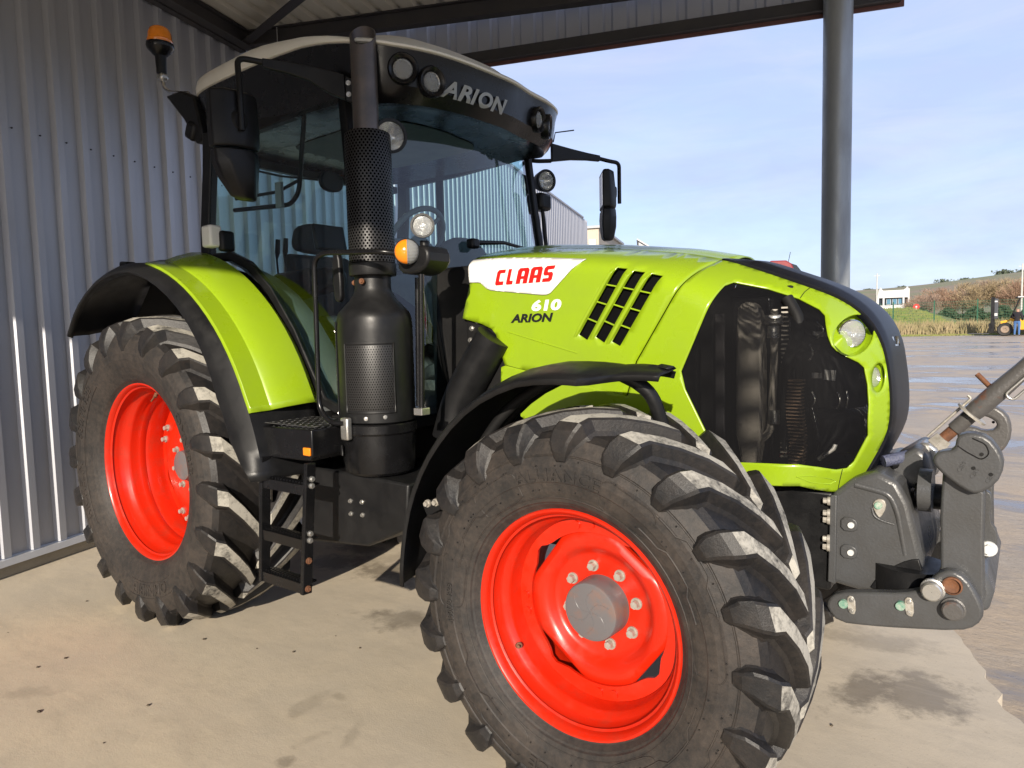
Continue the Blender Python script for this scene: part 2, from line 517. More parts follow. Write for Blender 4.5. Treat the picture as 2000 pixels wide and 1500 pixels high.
def concrete_mat():
    m, n, l, b = new_mat('worn_concrete')
    tc = n.new('ShaderNodeTexCoord'); P0 = tc.outputs['Object']
    def noise(sc, det=8, rough=0.65, vec=P0, dist=0.0):
        t = n.new('ShaderNodeTexNoise'); t.inputs['Scale'].default_value = sc; t.inputs['Detail'].default_value = det
        t.inputs['Roughness'].default_value = rough; t.inputs['Distortion'].default_value = dist; l.new(vec, t.inputs['Vector']); return t.outputs['Fac']
    def rng(x, a, bb, c=0.0, d=1.0):
        r = n.new('ShaderNodeMapRange'); r.inputs['From Min'].default_value = a; r.inputs['From Max'].default_value = bb
        r.inputs['To Min'].default_value = c; r.inputs['To Max'].default_value = d; l.new(x, r.inputs['Value']); return r.outputs[0]
    def mixc(f, a, bb, mode='MIX'):
        x = n.new('ShaderNodeMixRGB'); x.blend_type = mode
        for i, q in ((0, f), (1, a), (2, bb)):
            if isinstance(q, tuple): x.inputs[i].default_value = c4(q)
            elif isinstance(q, float): x.inputs[i].default_value = q
            else: l.new(q, x.inputs[i])
        return x.outputs[0]
    def math2(op, a, bb):
        x = n.new('ShaderNodeMath'); x.operation = op
        for i, q in enumerate((a, bb)):
            if isinstance(q, (int, float)): x.inputs[i].default_value = q
            else: l.new(q, x.inputs[i])
        return x.outputs[0]
    base = mixc(rng(noise(0.9, 6), 0.35, 0.65), (0.61, 0.52, 0.385), (0.52, 0.45, 0.345))
    # brushed scuffs along the drive direction
    mp = n.new('ShaderNodeMapping'); mp.inputs['Rotation'].default_value = (0, 0, radians(-20)); mp.inputs['Scale'].default_value = (1.2, 2.6, 1)
    l.new(P0, mp.inputs['Vector'])
    base = mixc(rng(noise(3.0, 9, 0.72, mp.outputs[0]), 0.48, 0.72, 0.0, 0.55), base, (0.40, 0.345, 0.26))
    base = mixc(rng(noise(7.0, 9, 0.7), 0.55, 0.75, 0.0, 0.35), base, (0.70, 0.60, 0.45))
    base = mixc(rng(noise(95.0, 3, 0.6), 0.62, 0.78, 0.0, 0.55), base, (0.17, 0.145, 0.115))
    base = mixc(rng(noise(160.0, 3, 0.6), 0.66, 0.80, 0.0, 0.5), base, (0.55, 0.52, 0.46))
    # oil and water marks lying where the photograph shows them
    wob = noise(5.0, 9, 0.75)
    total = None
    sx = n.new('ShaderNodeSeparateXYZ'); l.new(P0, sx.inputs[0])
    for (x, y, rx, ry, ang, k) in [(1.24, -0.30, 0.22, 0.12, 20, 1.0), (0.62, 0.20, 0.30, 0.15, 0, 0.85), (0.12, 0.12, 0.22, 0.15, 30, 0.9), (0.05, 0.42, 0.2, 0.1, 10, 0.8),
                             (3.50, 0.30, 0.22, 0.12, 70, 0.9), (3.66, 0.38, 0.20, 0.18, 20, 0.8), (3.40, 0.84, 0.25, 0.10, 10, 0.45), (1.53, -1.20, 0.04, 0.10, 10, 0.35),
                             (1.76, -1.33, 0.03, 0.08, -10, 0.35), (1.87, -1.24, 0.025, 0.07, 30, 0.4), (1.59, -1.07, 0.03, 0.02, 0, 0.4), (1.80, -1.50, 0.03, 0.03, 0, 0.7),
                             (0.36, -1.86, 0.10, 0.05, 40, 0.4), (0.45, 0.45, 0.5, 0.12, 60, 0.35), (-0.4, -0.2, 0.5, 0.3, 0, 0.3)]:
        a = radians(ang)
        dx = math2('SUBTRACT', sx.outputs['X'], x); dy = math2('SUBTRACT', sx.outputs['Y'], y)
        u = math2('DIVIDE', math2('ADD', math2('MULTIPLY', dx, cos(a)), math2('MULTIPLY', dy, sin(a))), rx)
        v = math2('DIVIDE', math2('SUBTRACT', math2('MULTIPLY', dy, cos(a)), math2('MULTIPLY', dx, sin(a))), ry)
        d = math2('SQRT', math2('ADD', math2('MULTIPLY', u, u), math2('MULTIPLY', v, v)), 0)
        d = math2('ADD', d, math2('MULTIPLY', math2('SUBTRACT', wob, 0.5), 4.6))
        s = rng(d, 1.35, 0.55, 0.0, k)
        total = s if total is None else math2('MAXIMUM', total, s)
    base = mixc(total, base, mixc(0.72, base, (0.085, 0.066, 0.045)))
    # pale swept arcs and faint darker tyre tracks
    mp2 = n.new('ShaderNodeMapping'); mp2.inputs['Rotation'].default_value = (0, 0, radians(35)); mp2.inputs['Scale'].default_value = (0.8, 3.5, 1); l.new(P0, mp2.inputs['Vector'])
    base = mixc(rng(noise(1.6, 8, 0.7, mp2.outputs[0], 0.6), 0.50, 0.68, 0.0, 0.55), base, (0.44, 0.38, 0.295))
    base = mixc(rng(noise(0.6, 7, 0.65), 0.46, 0.66, 0.0, 0.60), base, (0.46, 0.41, 0.33))
    l.new(base, b.inputs['Base Color'])
    l.new(math2('SUBTRACT', rng(noise(4.0), 0.3, 0.7, 0.72, 0.92), math2('MULTIPLY', total, 0.25)), b.inputs['Roughness'])
    bp = n.new('ShaderNodeBump'); bp.inputs['Strength'].default_value = 0.3; bp.inputs['Distance'].default_value = 0.003
    l.new(math2('ADD', noise(120.0, 4, 0.7), math2('MULTIPLY', noise(14.0, 6), 1.6)), bp.inputs['Height']); l.new(bp.outputs[0], b.inputs['Normal'])
    return m
M['concrete'] = concrete_mat()

def slab():
    mb = MB()
    ed = []
    w = -14.0
    while w < 3.4:
        ed.append((w, 3.92 + random.uniform(-0.012, 0.012) + (random.random() < 0.12) * -0.03))
        w += 0.07
    top = [bw(-14, -2.2)] + [bw(*e) for e in ed] + [bw(3.4, 3.92), bw(3.4, -2.2)]
    mb.prism(top, -0.30, 0.0, 'z')
    o = mb.build('concrete_floor', M['concrete'], smooth=0)
    tag(o, kind='structure')
slab()

def yard_mat():
    m, n, l, b = new_mat('wet_yard_dirt')
    tc = n.new('ShaderNodeTexCoord')
    mp = n.new('ShaderNodeMapping'); mp.inputs['Rotation'].default_value = (0, 0, radians(12)); mp.inputs['Scale'].default_value = (0.55, 1.0, 1.0)
    l.new(tc.outputs['Object'], mp.inputs['Vector'])
    def noise(sc, det=8, rough=0.65, dist=0.0):
        t = n.new('ShaderNodeTexNoise'); t.inputs['Scale'].default_value = sc; t.inputs['Detail'].default_value = det
        t.inputs['Roughness'].default_value = rough; t.inputs['Distortion'].default_value = dist; l.new(mp.outputs[0], t.inputs['Vector']); return t.outputs['Fac']
    def rng(x, a, bb, c=0.0, d=1.0):
        r = n.new('ShaderNodeMapRange'); r.inputs['From Min'].default_value = a; r.inputs['From Max'].default_value = bb
        r.inputs['To Min'].default_value = c; r.inputs['To Max'].default_value = d; l.new(x, r.inputs['Value']); return r.outputs[0]
    def mixc(f, a, bb):
        x = n.new('ShaderNodeMixRGB')
        for i, q in ((0, f), (1, a), (2, bb)):
            if isinstance(q, tuple): x.inputs[i].default_value = c4(q)
            else: l.new(q, x.inputs[i])
        return x.outputs[0]
    col = mixc(rng(noise(0.7, 7), 0.38, 0.62), (0.44, 0.35, 0.25), (0.36, 0.31, 0.25))
    col = mixc(rng(noise(6.0, 9, 0.75), 0.5, 0.72, 0, 0.7), col, (0.46, 0.40, 0.32))
    col = mixc(rng(noise(60.0, 4, 0.7), 0.55, 0.72, 0, 0.6), col, (0.20, 0.165, 0.125))
    wet = rng(noise(0.55, 9, 0.72, 0.8), 0.47, 0.58)
    col = mixc(wet, col, (0.19, 0.165, 0.14))
    l.new(col, b.inputs['Base Color'])
    l.new(rng(wet, 0, 1, 0.88, 0.13), b.inputs['Roughness'])
    bp = n.new('ShaderNodeBump'); bp.inputs['Distance'].default_value = 0.03
    l.new(rng(wet, 0, 1, 0.6, 0.05), bp.inputs['Strength'])
    l.new(noise(9.0, 9, 0.75), bp.inputs['Height']); l.new(bp.outputs[0], b.inputs['Normal'])
    return m
M['yard'] = yard_mat()
M['grass_ground'] = mat('rough_grass', (0.13, 0.17, 0.035), 0.9, col2=(0.21, 0.18, 0.07), vscale=0.35, bump=0.8, bscale=3)
M['field'] = mat('winter_fields', (0.17, 0.20, 0.085), 0.95, col2=(0.27, 0.19, 0.14), vscale=0.03, stretch=(0.5, 1, 6), bump=0.3, bscale=0.2)

def ground_z(x, y):
    d = hypot(x - STATION.x, y - STATION.y)
    if d < 57: return -0.09 + 0.0126 * max(0.0, d - 6.0)
    z = 0.553
    if d < 62: return z + (d - 57) * 0.03
    az = math.degrees(atan2(y - STATION.y, x - STATION.x))
    if d < 110:
        k = min(1, max(0, (az - 93.0) / 4.2)) * min(1, max(0, (116 - az) / 6.0))
        k = k * k * (3 - 2 * k)
        t = (d - 62) / 14.0
        return z + 0.15 + k * 2.0 * min(1, t) + max(0, d - 76) * 0.018
    return z + 0.15 + 2.0 * 0 + 0.6 + (d - 110) * 0.047 if d < 700 else 29.0

HILL = [(109, 1.1), (150, 2.6), (200, 4.6), (300, 9.0), (420, 16.0), (560, 26.5), (640, 31.5), (720, 33.0), (1000, 26.0), (2500, -20)]
def hill_z(az, r, z=None):
    if z is None:
        for (r0, z0), (r1, z1) in zip(HILL[:-1], HILL[1:]):
            if r0 <= r <= r1: z = z0 + (z1 - z0) * (r - r0) / (r1 - r0)
    a = radians(az)
    k = 0.94 + 0.05 * sin(a * 5 + 1.3) + 0.03 * sin(a * 13 + 0.4) + 0.02 * sin(a * 29)
    k += 0.20 * min(1, max(0, (100 - az) / 12))
    return z * (k if r > 250 else 1) - 0.2

def land():
    # yard disc
    mb = MB()
    rad = [0.0001, 3, 6, 9, 13, 18, 25, 35, 46, 57.2]
    seg = 96
    L = [[(STATION.x + r * cos(2 * pi * i / seg), STATION.y + r * sin(2 * pi * i / seg), -0.09 + 0.0126 * max(0.0, r - 6.0)) for i in range(seg)] for r in rad]
    mb.loft(L)
    o = mb.build('yard_ground', M['yard'], smooth=60)
    tag(o, kind='structure')
    # grass and fields out to the horizon
    mb = MB()
    rad = [57.0, 59, 62, 66, 70, 76, 90, 109.9]
    seg = 360
    L = [[(STATION.x + r * cos(2 * pi * i / seg), STATION.y + r * sin(2 * pi * i / seg), ground_z(STATION.x + r * cos(2 * pi * i / seg), STATION.y + r * sin(2 * pi * i / seg)) + 0.012) for i in range(seg)] for r in rad]
    mb.loft(L)
    o = mb.build('grass_verge', M['grass_ground'], smooth=60)
    tag(o, kind='structure')
    mb = MB()
    seg = 240
    L = []
    for r, z in HILL:
        ring = []
        for i in range(seg):
            a = 2 * pi * i / seg
            ring.append((STATION.x + r * cos(a), STATION.y + r * sin(a), hill_z(math.degrees(a), r, z)))
        L.append(ring)
    mb.loft(L)
    o = mb.build('hillside', M['field'], smooth=60)
    tag(o, kind='structure')
land()

# ------------------------------------------------------------------ steel building and its lean-to
M['cladding'] = mat('cladding_paint', (0.445, 0.455, 0.495), 0.50, metal=0.40, col2=(0.385, 0.395, 0.43), vscale=1.2, rvar=0.06, stretch=(1, 1, 0.25))
M['roof_liner'] = mat('roof_sheet_paint', (0.55, 0.52, 0.44), 0.5, var=0.12, vscale=1.5, stretch=(1, 1, 1))
M['dark_steel'] = mat('dark_beam_paint', (0.035, 0.034, 0.040), 0.55, col2=(0.055, 0.050, 0.048), vscale=3, rvar=0.1)
M['galv'] = mat('galvanised_steel', (0.33, 0.35, 0.36), 0.42, metal=0.4, col2=(0.25, 0.27, 0.285), vscale=6, rvar=0.12, stretch=(1, 1, 0.3))
M['plinth'] = mat('concrete_plinth', (0.33, 0.29, 0.22), 0.85, var=0.25, vscale=3, bump=0.2)
M['flashing'] = mat('flashing', (0.42, 0.42, 0.43), 0.4, var=0.12, vscale=3)

PITCH = 0.21
def rib_profile(n, flat=0.118, slope=0.020, crest=0.052, h=0.036):
    pts = []
    for i in range(n):
        x = i * PITCH
        pts += [(x, 0), (x + flat, 0), (x + flat + slope, h), (x + flat + slope + crest, h)]
    pts.append((n * PITCH, 0))
    return pts

def steel_building():
    root = empty('steel_building')
    root.rotation_euler = (0, 0, BW_ANG)
    tag(root, 'long grey corrugated steel building behind and beside the tractor', 'building')
    # one sheet of cladding: 5 ribs, local x along the wall, ribs towards -y (the yard)
    prof = rib_profile(5)
    mb = MB()
    mb.loft([[(x, -h, z) for x, h in prof] for z in (0.13, 5.33)], closed=False)
    first = mb.build('wall_sheet', M['cladding'], root, smooth=0, recalc=False, solid=0.0015)
    first.location = (-13.70, 1.97, 0)
    w = -13.70 + 1.05
    while w < 19.0:
        o = first.copy(); COL.objects.link(o); o.parent = root
        o.location = (w, 1.97, 0)
        w += 1.05
    mb = MB()
    mb.prism([(-1.97 - 0.085, 0.125), (-1.97 + 0.055, 0.125), (-1.97 + 0.075, 0.085), (-1.97 + 0.070, 0.083), (-1.97 + 0.05, 0.118), (-1.97 - 0.085, 0.118)], -13.7, 19.2, 'x')
    for v in range(len(mb.v)):
        mb.v[v] = (mb.v[v][0], -mb.v[v][1], mb.v[v][2])
    mb.build('drip_flashing', M['flashing'], root, smooth=0)
    MB().box((2.75, 2.03, 0.055), (32.9, 0.20, 0.11)).build('plinth', M['plinth'], root, smooth=0, bevel=0.006)
    MB().box((2.75, 2.09, 5.36), (33.0, 0.34, 0.06)).build('roof_edge', M['flashing'], root, smooth=0, bevel=0.01)
    MB().box((2.75, 7.0, 5.30), (33.0, 9.7, 0.05)).build('roof', M['flashing'], root, smooth=0)
    MB().box((19.24, 6.9, 2.65), (0.06, 9.8, 5.2)).build('end_wall', M['cladding'], root, smooth=0)
    mb = MB()
    for z in (3.10,):
        w = -13.70
        while w < 2.3:
            mb.cyl((w + 0.030, 1.972, z), (w + 0.030, 1.962, z), 0.006, seg=8)
            w += PITCH
    s = mb.build('cladding_screws', M['dark_steel'], root)
    s['kind'] = 'stuff'
steel_building()

def canopy():
    root = empty('canopy')
    root.rotation_euler = (0, 0, BW_ANG)
    tag(root, 'open steel lean-to roof on a round post over the tractor', 'canopy')
    # roof sheets: ribs run along the wall; local frame (w, -n, z)
    prof = rib_profile(5)
    sl = 0.036
    for k in range(6):
        n0 = -1.95 + k * 1.05
        mb = MB()
        mb.loft([[(w, -(n0 + x), 4.655 - sl * (n0 + x + 1.97) + h) for x, h in prof] for w in (-6.75, -5.0, 2.06)], closed=False)
        mb.build('roof_sheet', M['roof_liner'], root, smooth=0, recalc=False, solid=0.0015)
    def ibeam(a, b, depth, width, name):
        a, b = V(a), V(b)
        mb = MB()
        up = V((0, 0, depth / 2 - 0.006))
        mb.bar(a + up, b + up, width, 0.012); mb.bar(a - up, b - up, width, 0.012); mb.bar(a, b, 0.009, depth - 0.024)
        return mb.build(name, M['dark_steel'], root, smooth=0)
    ibeam((-6.7, 1.80, 4.565), (2.0, 1.80, 4.565), 0.15, 0.11, 'wall_beam')
    MB().box((-2.35, 1.90, 4.56), (8.7, 0.07, 0.16)).build('wall_angle', M['dark_steel'], root, smooth=0)
    for w in (1.95, -2.95, -5.0, -6.60):
        ibeam((w, 1.86, 4.60 - 0.025), (w, -3.75, 4.40 - 0.025), 0.15, 0.10, 'rafter')
        if w in (-2.95, -5.0):
            continue
        py = -3.60 if w > 0 else 1.74
        mb = MB(); mb.cyl((w - 0.02, py, 0.0), (w - 0.02, py, 4.33), 0.106, seg=40)
        p = mb.build('post', M['galv'], root, smooth=40)
        mb = MB(); mb.box((w - 0.02, py, 0.012), (0.34, 0.34, 0.024))
        for sx in (-1, 1):
            for sy in (-1, 1):
                mb.hexbolt((w - 0.02 + sx * 0.13, py + sy * 0.13, 0.024), (0, 0, 1), 0.015, 0.03)
        mb.build('base_plate', M['galv'], p, smooth=30)
    for w in (-0.9, -3.6, -6.2):
        MB().box((w, -0.95, 4.50), (0.06, 5.5, 0.10), Matrix.Rotation(-sl * 0 , 3, 'X')).build('purlin', M['dark_steel'], root, smooth=0)
    ibeam((-6.7, -3.62, 4.42), (2.1, -3.62, 4.42), 0.16, 0.12, 'edge_beam')
    # closed ends: cladding hung between an upper rafter and a lower rail
    for w, s in ((2.10, 1), (-6.73, -1)):  # near end is unseen, placed to set the roof's shadow line on the tractor
        mb = MB()
        mb.box((w, -1.05, 4.105), (0.10, 6.0, 0.115))
        mb.box((w - 0.045 * s, -1.05, 4.045), (0.14, 6.0, 0.012))
        mb.build('lower_rail', M['dark_steel'], root, smooth=0, bevel=0.004)
        for k in range(6):
            n0 = -1.95 + k * 1.05
            mb = MB()
            mb.loft([[(w + 0.055 + h * s * 0.8, -(n0 + x), z) for x, h in prof] for z in (4.11, 4.66)], closed=False)
            mb.build('fascia_sheet', M['cladding'], root, smooth=0, recalc=False, solid=0.0015)
        MB().box((w - 0.052 * s, -1.05, 4.035), (0.02, 6.05, 0.05)).build('red_trim', mat('red_oxide_trim', (0.13, 0.055, 0.05), 0.6, var=0.3), root, smooth=0)
    MB().bar((1.93, 1.85, 4.52), (0.35, -0.9, 4.52), 0.09, 0.012).build('wind_brace', M['dark_steel'], root, smooth=0)
    MB().cyl((1.9, 1.42, 4.62), (1.9, 1.42, 3.3), 0.004, seg=6).build('hanging_cord', M['flashing'], root)
canopy()
# ------------------------------------------------------------------ the tractor
tractor = empty('tractor', (0, 0, 0))
tag(tractor, 'lime green tractor with red wheels parked under the open canopy', 'tractor')

BOLT_MESH = {}
def bolt(name, p, d, r, h, parent, material, rot=None):
    """one bolt head on its washer; alike bolts share a mesh"""
    key = (round(r, 4), round(h, 4), material.name)
    if key not in BOLT_MESH:
        mb = MB()
        mb.cyl((0, 0, -0.004), (0, 0, h * 0.3), r * 1.5, r * 1.4, seg=16)
        mb.cyl((0, 0, h * 0.25), (0, 0, h), r, r * 0.95, seg=6)
        o = mb.build(name, material, parent, smooth=30)
        BOLT_MESH[key] = o.data
    else:
        o = bpy.data.objects.new(name, BOLT_MESH[key]); COL.objects.link(o); o.parent = parent
    o.location = p
    q = V(d).to_track_quat('Z', 'Y')
    o.rotation_euler = (q @ Matrix.Rotation(random.uniform(0, 1), 3, 'Z').to_quaternion()).to_euler()
    return o

def sidewall_text(mb, body, ang, r_mid, h, ysurf, inward=False, bold=0.01, shear=0.0, m=0, w_scale=1.0):
    """raised lettering on the outer sidewall (local wheel frame, outer side = -y); ang = centre angle"""
    vs, fs, (x0, x1, y0, y1) = text_shape(body, 1.0, shear, bold, 0.5, 1.05)
    k = h / (y1 - y0)
    out = []
    for v in vs:
        u, t = (v.x - (x0 + x1) / 2) * k * w_scale, (v.y - (y0 + y1) / 2) * k
        s = -1 if inward else 1
        r = r_mid + t * s
        a = ang - s * u / r_mid
        depth = ysurf(r) - (0.004 if v.z > 0 else -0.004)
        out.append((r * cos(a), depth, r * sin(a)))
    mb.add(out, fs, m)

def words(parent, ysurf, items):
    for it in items:
        mb = MB()
        sidewall_text(mb, it[0], radians(it[1]), it[2], it[3], ysurf, **(it[4] if len(it) > 4 else {}))
        mb.build('sidewall_lettering', M['sidewall'], parent, smooth=30)

def make_tyre(parent, name, R, hw, prof, crown, nl, lug_h, delta, wt, drop):
    """prof: carcass (|y|, r) from bead to crown; lugs are chevron bars moulded on both shoulders"""
    mb = MB()
    seg = nl * 6
    half = [(y, r) for y, r in prof]
    full = [(-y, r) for y, r in half] + [(y, r) for y, r in half[::-1][1:]]
    L = [[(r * cos(2 * pi * i / seg), y, r * sin(2 * pi * i / seg)) for i in range(seg)] for y, r in full]
    rlim = prof[-1][1] - 0.055
    for k_ in range(len(L) - 1):
        mb.loft(L[k_:k_ + 2], m=2 if min(full[k_][1], full[k_ + 1][1]) > rlim else 0)
    def carcass_r(y):
        y = abs(y)
        for (y0, r0), (y1, r1) in zip(prof[::-1][:-1], prof[::-1][1:]):
            if y0 <= y <= y1:
                return r0 + (r1 - r0) * (y - y0) / max(1e-6, y1 - y0)
        return prof[1][1]
    rnd = random.Random(3)
    flank_w = 0.052 * R / 0.70
    for side in (-1, 1):
        for k in range(nl):
            a0 = 2 * pi * (k + (0.5 if side > 0 else 0)) / nl
            rows = []
            N_ = len(drop)
            for i, (yb, rb, yt, rt, wf) in enumerate(drop):
                sfrac = min(1.0, max(0.0, yt / (hw * 0.92)))
                a = a0 - delta * (1 - sfrac ** 0.8) if i < 5 else a0 - delta * (1 - min(1, drop[4][2] / (hw * 0.92)) ** 0.8) * max(0, (7 - i) / 3)
                w = wt * wf / R
                jit = rnd.uniform(-0.0015, 0.0015)
                ny, nr = yt - yb, rt - rb
                ln = max(1e-4, hypot(ny, nr)); ny, nr = ny / ln, nr / ln
                ch = min(0.006, ln * 0.25)
                k2 = 1.0 if i < 6 else max(0.25, 1 - (i - 5) * 0.22)
                my, mr_ = yb + (yt - yb) * 0.38, rb + (rt - rb) * 0.38
                fl = flank_w * k2 / R
                pts = [(a - w - fl, yb, rb), (a - w - fl * 0.42, my, mr_), (a - w - 0.006 / R, yt - ny * ch, rt - nr * ch + jit), (a - w * 0.88, yt, rt + jit), (a + w * 0.88, yt, rt + jit), (a + w + 0.005 / R, yt - ny * ch, rt - nr * ch + jit), (a + w + fl * 0.34, my, mr_), (a + w + fl * 0.8, yb, rb)]
                rows.append([(r * cos(t), side * yy, r * sin(t)) for t, yy, r in pts])
            n = 8
            o = len(mb.v)
            mb.v += [p for r in rows for p in r]
            for i in range(len(rows) - 1):
                for j in range(n - 1):
                    f = [o + i * n + j, o + i * n + j + 1, o + (i + 1) * n + j + 1, o + (i + 1) * n + j]
                    mb.f.append(f if side > 0 else f[::-1])
                    mb.m.append(1 if (j == 3 and i < 5) else 2)
            for i0, rev in ((0, True), (len(rows) - 1, False)):
                f = [o + i0 * n + j for j in range(n)]
                mb.f.append(f[::-1] if rev == (side > 0) else f)
                mb.m.append(2)
    o = mb.build(name, [M['sidewall'], M['rubber_dust'], M['rubber']], parent, smooth=15, recalc=False)
    return o

def clip_r(t, R0, chord, offs, n):
    r = R0
    for k in range(n):
        c = cos(t - offs - 2 * pi * k / n)
        if c > 0.2:
            r = min(r, chord / c)
    return r

def make_wheel(name, P):
    w = empty(name, (0, 0, 0), tractor)
    make_tyre(w, 'tyre', *P['tyre'])
    mb = MB()
    seg = 72
    mb.loft([[(r * cos(2 * pi * i / seg), y, r * sin(2 * pi * i / seg)) for i in range(seg)] for y, r in P['rim']])
    rim = mb.build('rim', M['red'], w, smooth=40, recalc=False)
    # mounting ring welded inside the rim
    ri, ro, yr = P['ring']
    mb = MB()
    loop = lambda r, y: [(r * cos(2 * pi * i / seg), y, r * sin(2 * pi * i / seg)) for i in range(seg)]
    def notch(i):
        t = 2 * pi * i / seg
        d = min(abs((t - P['offs'] - 2 * pi * k / 4 + pi) % (2 * pi) - pi) for k in range(4))
        return ri + P['notch'] * max(0, 1 - (d / 0.16) ** 2)
    inner = lambda y: [(notch(i) * cos(2 * pi * i / seg), y, notch(i) * sin(2 * pi * i / seg)) for i in range(seg)]
    mb.loft([loop(ro, yr), inner(yr), inner(yr + 0.012), loop(ro, yr + 0.012)])
    for k in range(4):
        for s in (-0.10, 0.10):
            a = P['offs'] + pi / 4 + k * pi / 2 + s
            mb.cyl((P['rbolt'] * cos(a), yr + 0.002, P['rbolt'] * sin(a)), (P['rbolt'] * cos(a), yr - 0.007, P['rbolt'] * sin(a)), 0.015, seg=16)
    mb.build('mounting_ring', M['red'], w, smooth=40, recalc=True)
    # pressed disc with four flats
    mb = MB()
    L = []
    for f, y in P['disc']:
        lp = []
        for i in range(seg):
            t = 2 * pi * i / seg
            r = clip_r(t, P['rdisc'], P['chord'], P['offs'], 4) * f if f > 0.8 else P['rdisc'] * f
            lp.append((r * cos(t), y, r * sin(t)))
        L.append(lp)
    mb.loft(L, cap1=True)
    mb.build('disc', M['red'], w, smooth=30, recalc=False)
    # hub
    mb = MB()
    mb.lathe(P['hub'], (0, 0, 0), (0, 1, 0), 48, caps=True)
    hub = mb.build('hub', M['hub'], w, smooth=40)
    spots = [(P['pcd'], 2 * pi * (k + 0.3) / P['nb'], P['ybolt']) for k in range(P['nb'])]
    if P.get('lugs'):
        spots += [(P['rdisc'] * 0.90, P['offs'] + pi / 4 + k * pi / 2 + s, P['ylug']) for k in range(4) for s in (-0.11, 0.11)]
    for r, a, y in spots:
        bolt('wheel_bolt', (r * cos(a), y, r * sin(a)), (0, -1, 0), 0.0145, 0.028, w, M['bolt_dirty'])
    if P.get('valve'):
        a, r, y = P['valve']
        mb = MB(); mb.cyl((r * cos(a), y, r * sin(a)), (r * cos(a) * 0.93, y - 0.02, r * sin(a) * 0.93), 0.011, seg=12); mb.cyl((r * cos(a) * 0.94, y - 0.02, r * sin(a) * 0.94), (r * cos(a) * 0.88, y - 0.045, r * sin(a) * 0.88), 0.005, seg=8)
        mb.build('valve', M['rust'], w)
    return w

# front wheel ------------------------------------------------------
F_PROF = [(0.182, 0.366), (0.196, 0.388), (0.212, 0.402), (0.216, 0.408), (0.222, 0.412), (0.236, 0.448), (0.243, 0.478), (0.246, 0.482), (0.2485, 0.51), (0.246, 0.54), (0.238, 0.566), (0.240, 0.572), (0.231, 0.590), (0.218, 0.618), (0.196, 0.636), (0.12, 0.648), (0.0, 0.652)]
FRONT = dict(
    tyre=(0.70, 0.25, F_PROF, lambda s: 0.700 - 0.022 * s ** 2.2, 20, 0.045, 0.42, 0.031, [(-0.022, 0.640, -0.014, 0.690, 0.9), (0.004, 0.640, 0.006, 0.702, 1.0), (0.06, 0.638, 0.06, 0.701, 1.05), (0.12, 0.636, 0.122, 0.698, 1.12), (0.180, 0.628, 0.190, 0.690, 1.22), (0.205, 0.610, 0.230, 0.678, 1.3), (0.216, 0.594, 0.246, 0.650, 1.35), (0.228, 0.574, 0.256, 0.612, 1.15), (0.236, 0.555, 0.257, 0.580, 0.8), (0.240, 0.542, 0.249, 0.552, 0.5)]),
    rim=[(-0.165, 0.352), (-0.172, 0.366), (-0.188, 0.381), (-0.194, 0.384), (-0.199, 0.381), (-0.199, 0.374), (-0.192, 0.366), (-0.178, 0.361), (-0.150, 0.357), (-0.122, 0.352), (-0.112, 0.345), (-0.100, 0.330), (-0.086, 0.326), (-0.060, 0.325), (-0.045, 0.320), (-0.025, 0.315), (0.10, 0.315), (0.18, 0.36)],
    ring=(0.268, 0.318, -0.040), rbolt=0.294, notch=0.022, offs=radians(45 + 8), rdisc=0.274, chord=0.251, nb=8, pcd=0.138, ybolt=0.012,
    disc=[(1.0, -0.005), (1.0, -0.022), (0.97, -0.030), (0.90, -0.036), (0.80, -0.032), (0.74, -0.020), (0.70, -0.004), (0.66, 0.004), (0.60, 0.008), (0.30, 0.010)],
    hub=[(0.001, -0.079), (0.090, -0.079), (0.099, -0.076), (0.103, -0.069), (0.104, -0.02), (0.106, 0.02), (0.11, 0.03)],
    valve=(radians(212), 0.340, -0.105))
